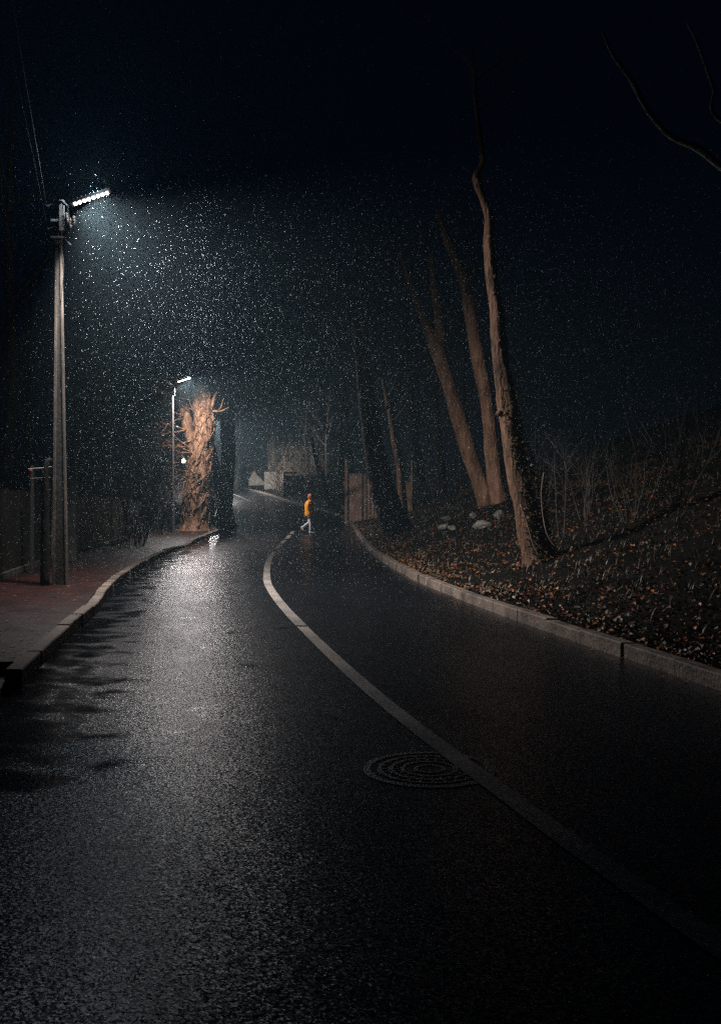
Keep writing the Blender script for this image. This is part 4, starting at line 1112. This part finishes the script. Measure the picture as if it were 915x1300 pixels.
def shoe(Mx):
    mb = MB(); rings = []
    for (x, hw, zt, zb) in ((-.085, .025, .07, .012), (-.07, .038, .10, .006), (-.02, .042, .115, .004), (.04, .044, .085, .004), (.10, .048, .065, .004), (.15, .04, .05, .008), (.18, .015, .03, .014)):
        ring = []
        for k in range(10):
            a = 2*PI*k/10; ring.append(tuple(Mx @ Vector((x, hw*math.cos(a), (zt+zb)/2+(zt-zb)/2*math.sin(a)))))
        rings.append(ring)
    mb.loft(rings); mb.build('shoe', M['shoe'], person, smooth=True)
shoe(Matrix.Translation((.07, -.09, -.002)))
shoe(Matrix.Translation((-.315, .085, .26)) @ Matrix.Rotation(math.radians(52), 4, 'Y') @ Matrix.Translation((.02, 0, -.06)))

# ------------------------------------------------------------------ falling snow and drizzle, lit by the lamps
def snowfall():
    rng = np.random.default_rng(5)
    c = Vector((-4.4, 16.6))
    def wedge(n, d0, d1, z1, pw_=3.0):
        u = rng.random(n)
        d = (d0**pw_+u*(d1**pw_-d0**pw_))**(1/pw_)
        x = (rng.random(n)*2-1)*.46*d-0.0*d
        z = rng.random(n)*z1(d)
        return np.stack([x, d, z], 1)
    A = wedge(90000, 5.5, 34, lambda d: np.minimum(.62*d+1.6, 15), 3.0)
    B = wedge(7000, 30, 75, lambda d: np.full_like(d, 16.0), 2.0)
    n = 84000
    ang = rng.random(n)*2*PI; rad = 9*rng.random(n)**.75
    C = np.stack([-2.6+rad*np.cos(ang), 16.5+rad*np.sin(ang)*1.1, rng.random(n)*7.2], 1)
    pts = np.concatenate([A, B, C])
    gx = np.array([terr(p[0], p[1]) for p in pts])
    pts = pts[(pts[:, 2] > gx+.05) & (pts[:, 1] > 5.0)]
    n = len(pts)
    r = .0013+.0030*rng.random(n)**2.4; r *= np.interp(pts[:, 1], [5, 12, 40], [.6, 1.0, 1.5])
    octa = np.array([[1,0,0],[-1,0,0],[0,1,0],[0,-1,0],[0,0,1],[0,0,-1]], float)
    fc = np.array([[0,2,4],[2,1,4],[1,3,4],[3,0,4],[2,0,5],[1,2,5],[3,1,5],[0,3,5]])
    jit = 1+rng.uniform(-.35, .35, (n, 6, 3))
    st = np.stack([np.ones(n), np.ones(n), rng.uniform(1, 1.9, n)], 1)[:, None, :]
    vv = pts[:, None, :]+octa[None]*jit*r[:, None, None]*st
    vv = vv.reshape(-1, 3); ff = (fc[None]+(np.arange(n)*6)[:, None, None]).reshape(-1, 3)
    me = bpy.data.meshes.new('snowfall'); me.vertices.add(len(vv)); me.vertices.foreach_set('co', vv.ravel())
    me.loops.add(len(ff)*3); me.loops.foreach_set('vertex_index', ff.ravel().astype(np.int32))
    me.polygons.add(len(ff)); me.polygons.foreach_set('loop_start', np.arange(0, len(ff)*3, 3, dtype=np.int32))
    me.polygons.foreach_set('loop_total', np.full(len(ff), 3, dtype=np.int32)); me.update(calc_edges=True); me.materials.append(M['snow'])
    o = bpy.data.objects.new('snowfall', me); col.objects.link(o); tag(o, 'fine snow and drizzle falling through the lamp light', 'snow', kind='stuff')
snowfall()

# ------------------------------------------------------------------ haze
hm = bpy.data.materials.new('haze'); hm.use_nodes = True; nt = hm.node_tree; nt.nodes.clear()
out = nt.nodes.new('ShaderNodeOutputMaterial'); pvn = nt.nodes.new('ShaderNodeVolumePrincipled')
pvn.inputs['Color'].default_value = (.50, .76, .88, 1); pvn.inputs['Density'].default_value = HAZE_DENSITY; pvn.inputs['Anisotropy'].default_value = .35
nt.links.new(pvn.outputs[0], out.inputs['Volume'])
if HAZE_DENSITY > 0:
    mb = MB(); mb.box(-520, 520, -60, 900, -3, 30)
    hz = mb.build('haze', hm); tag(hz, 'thin wet night air glowing round the lamps', 'haze', kind='stuff')
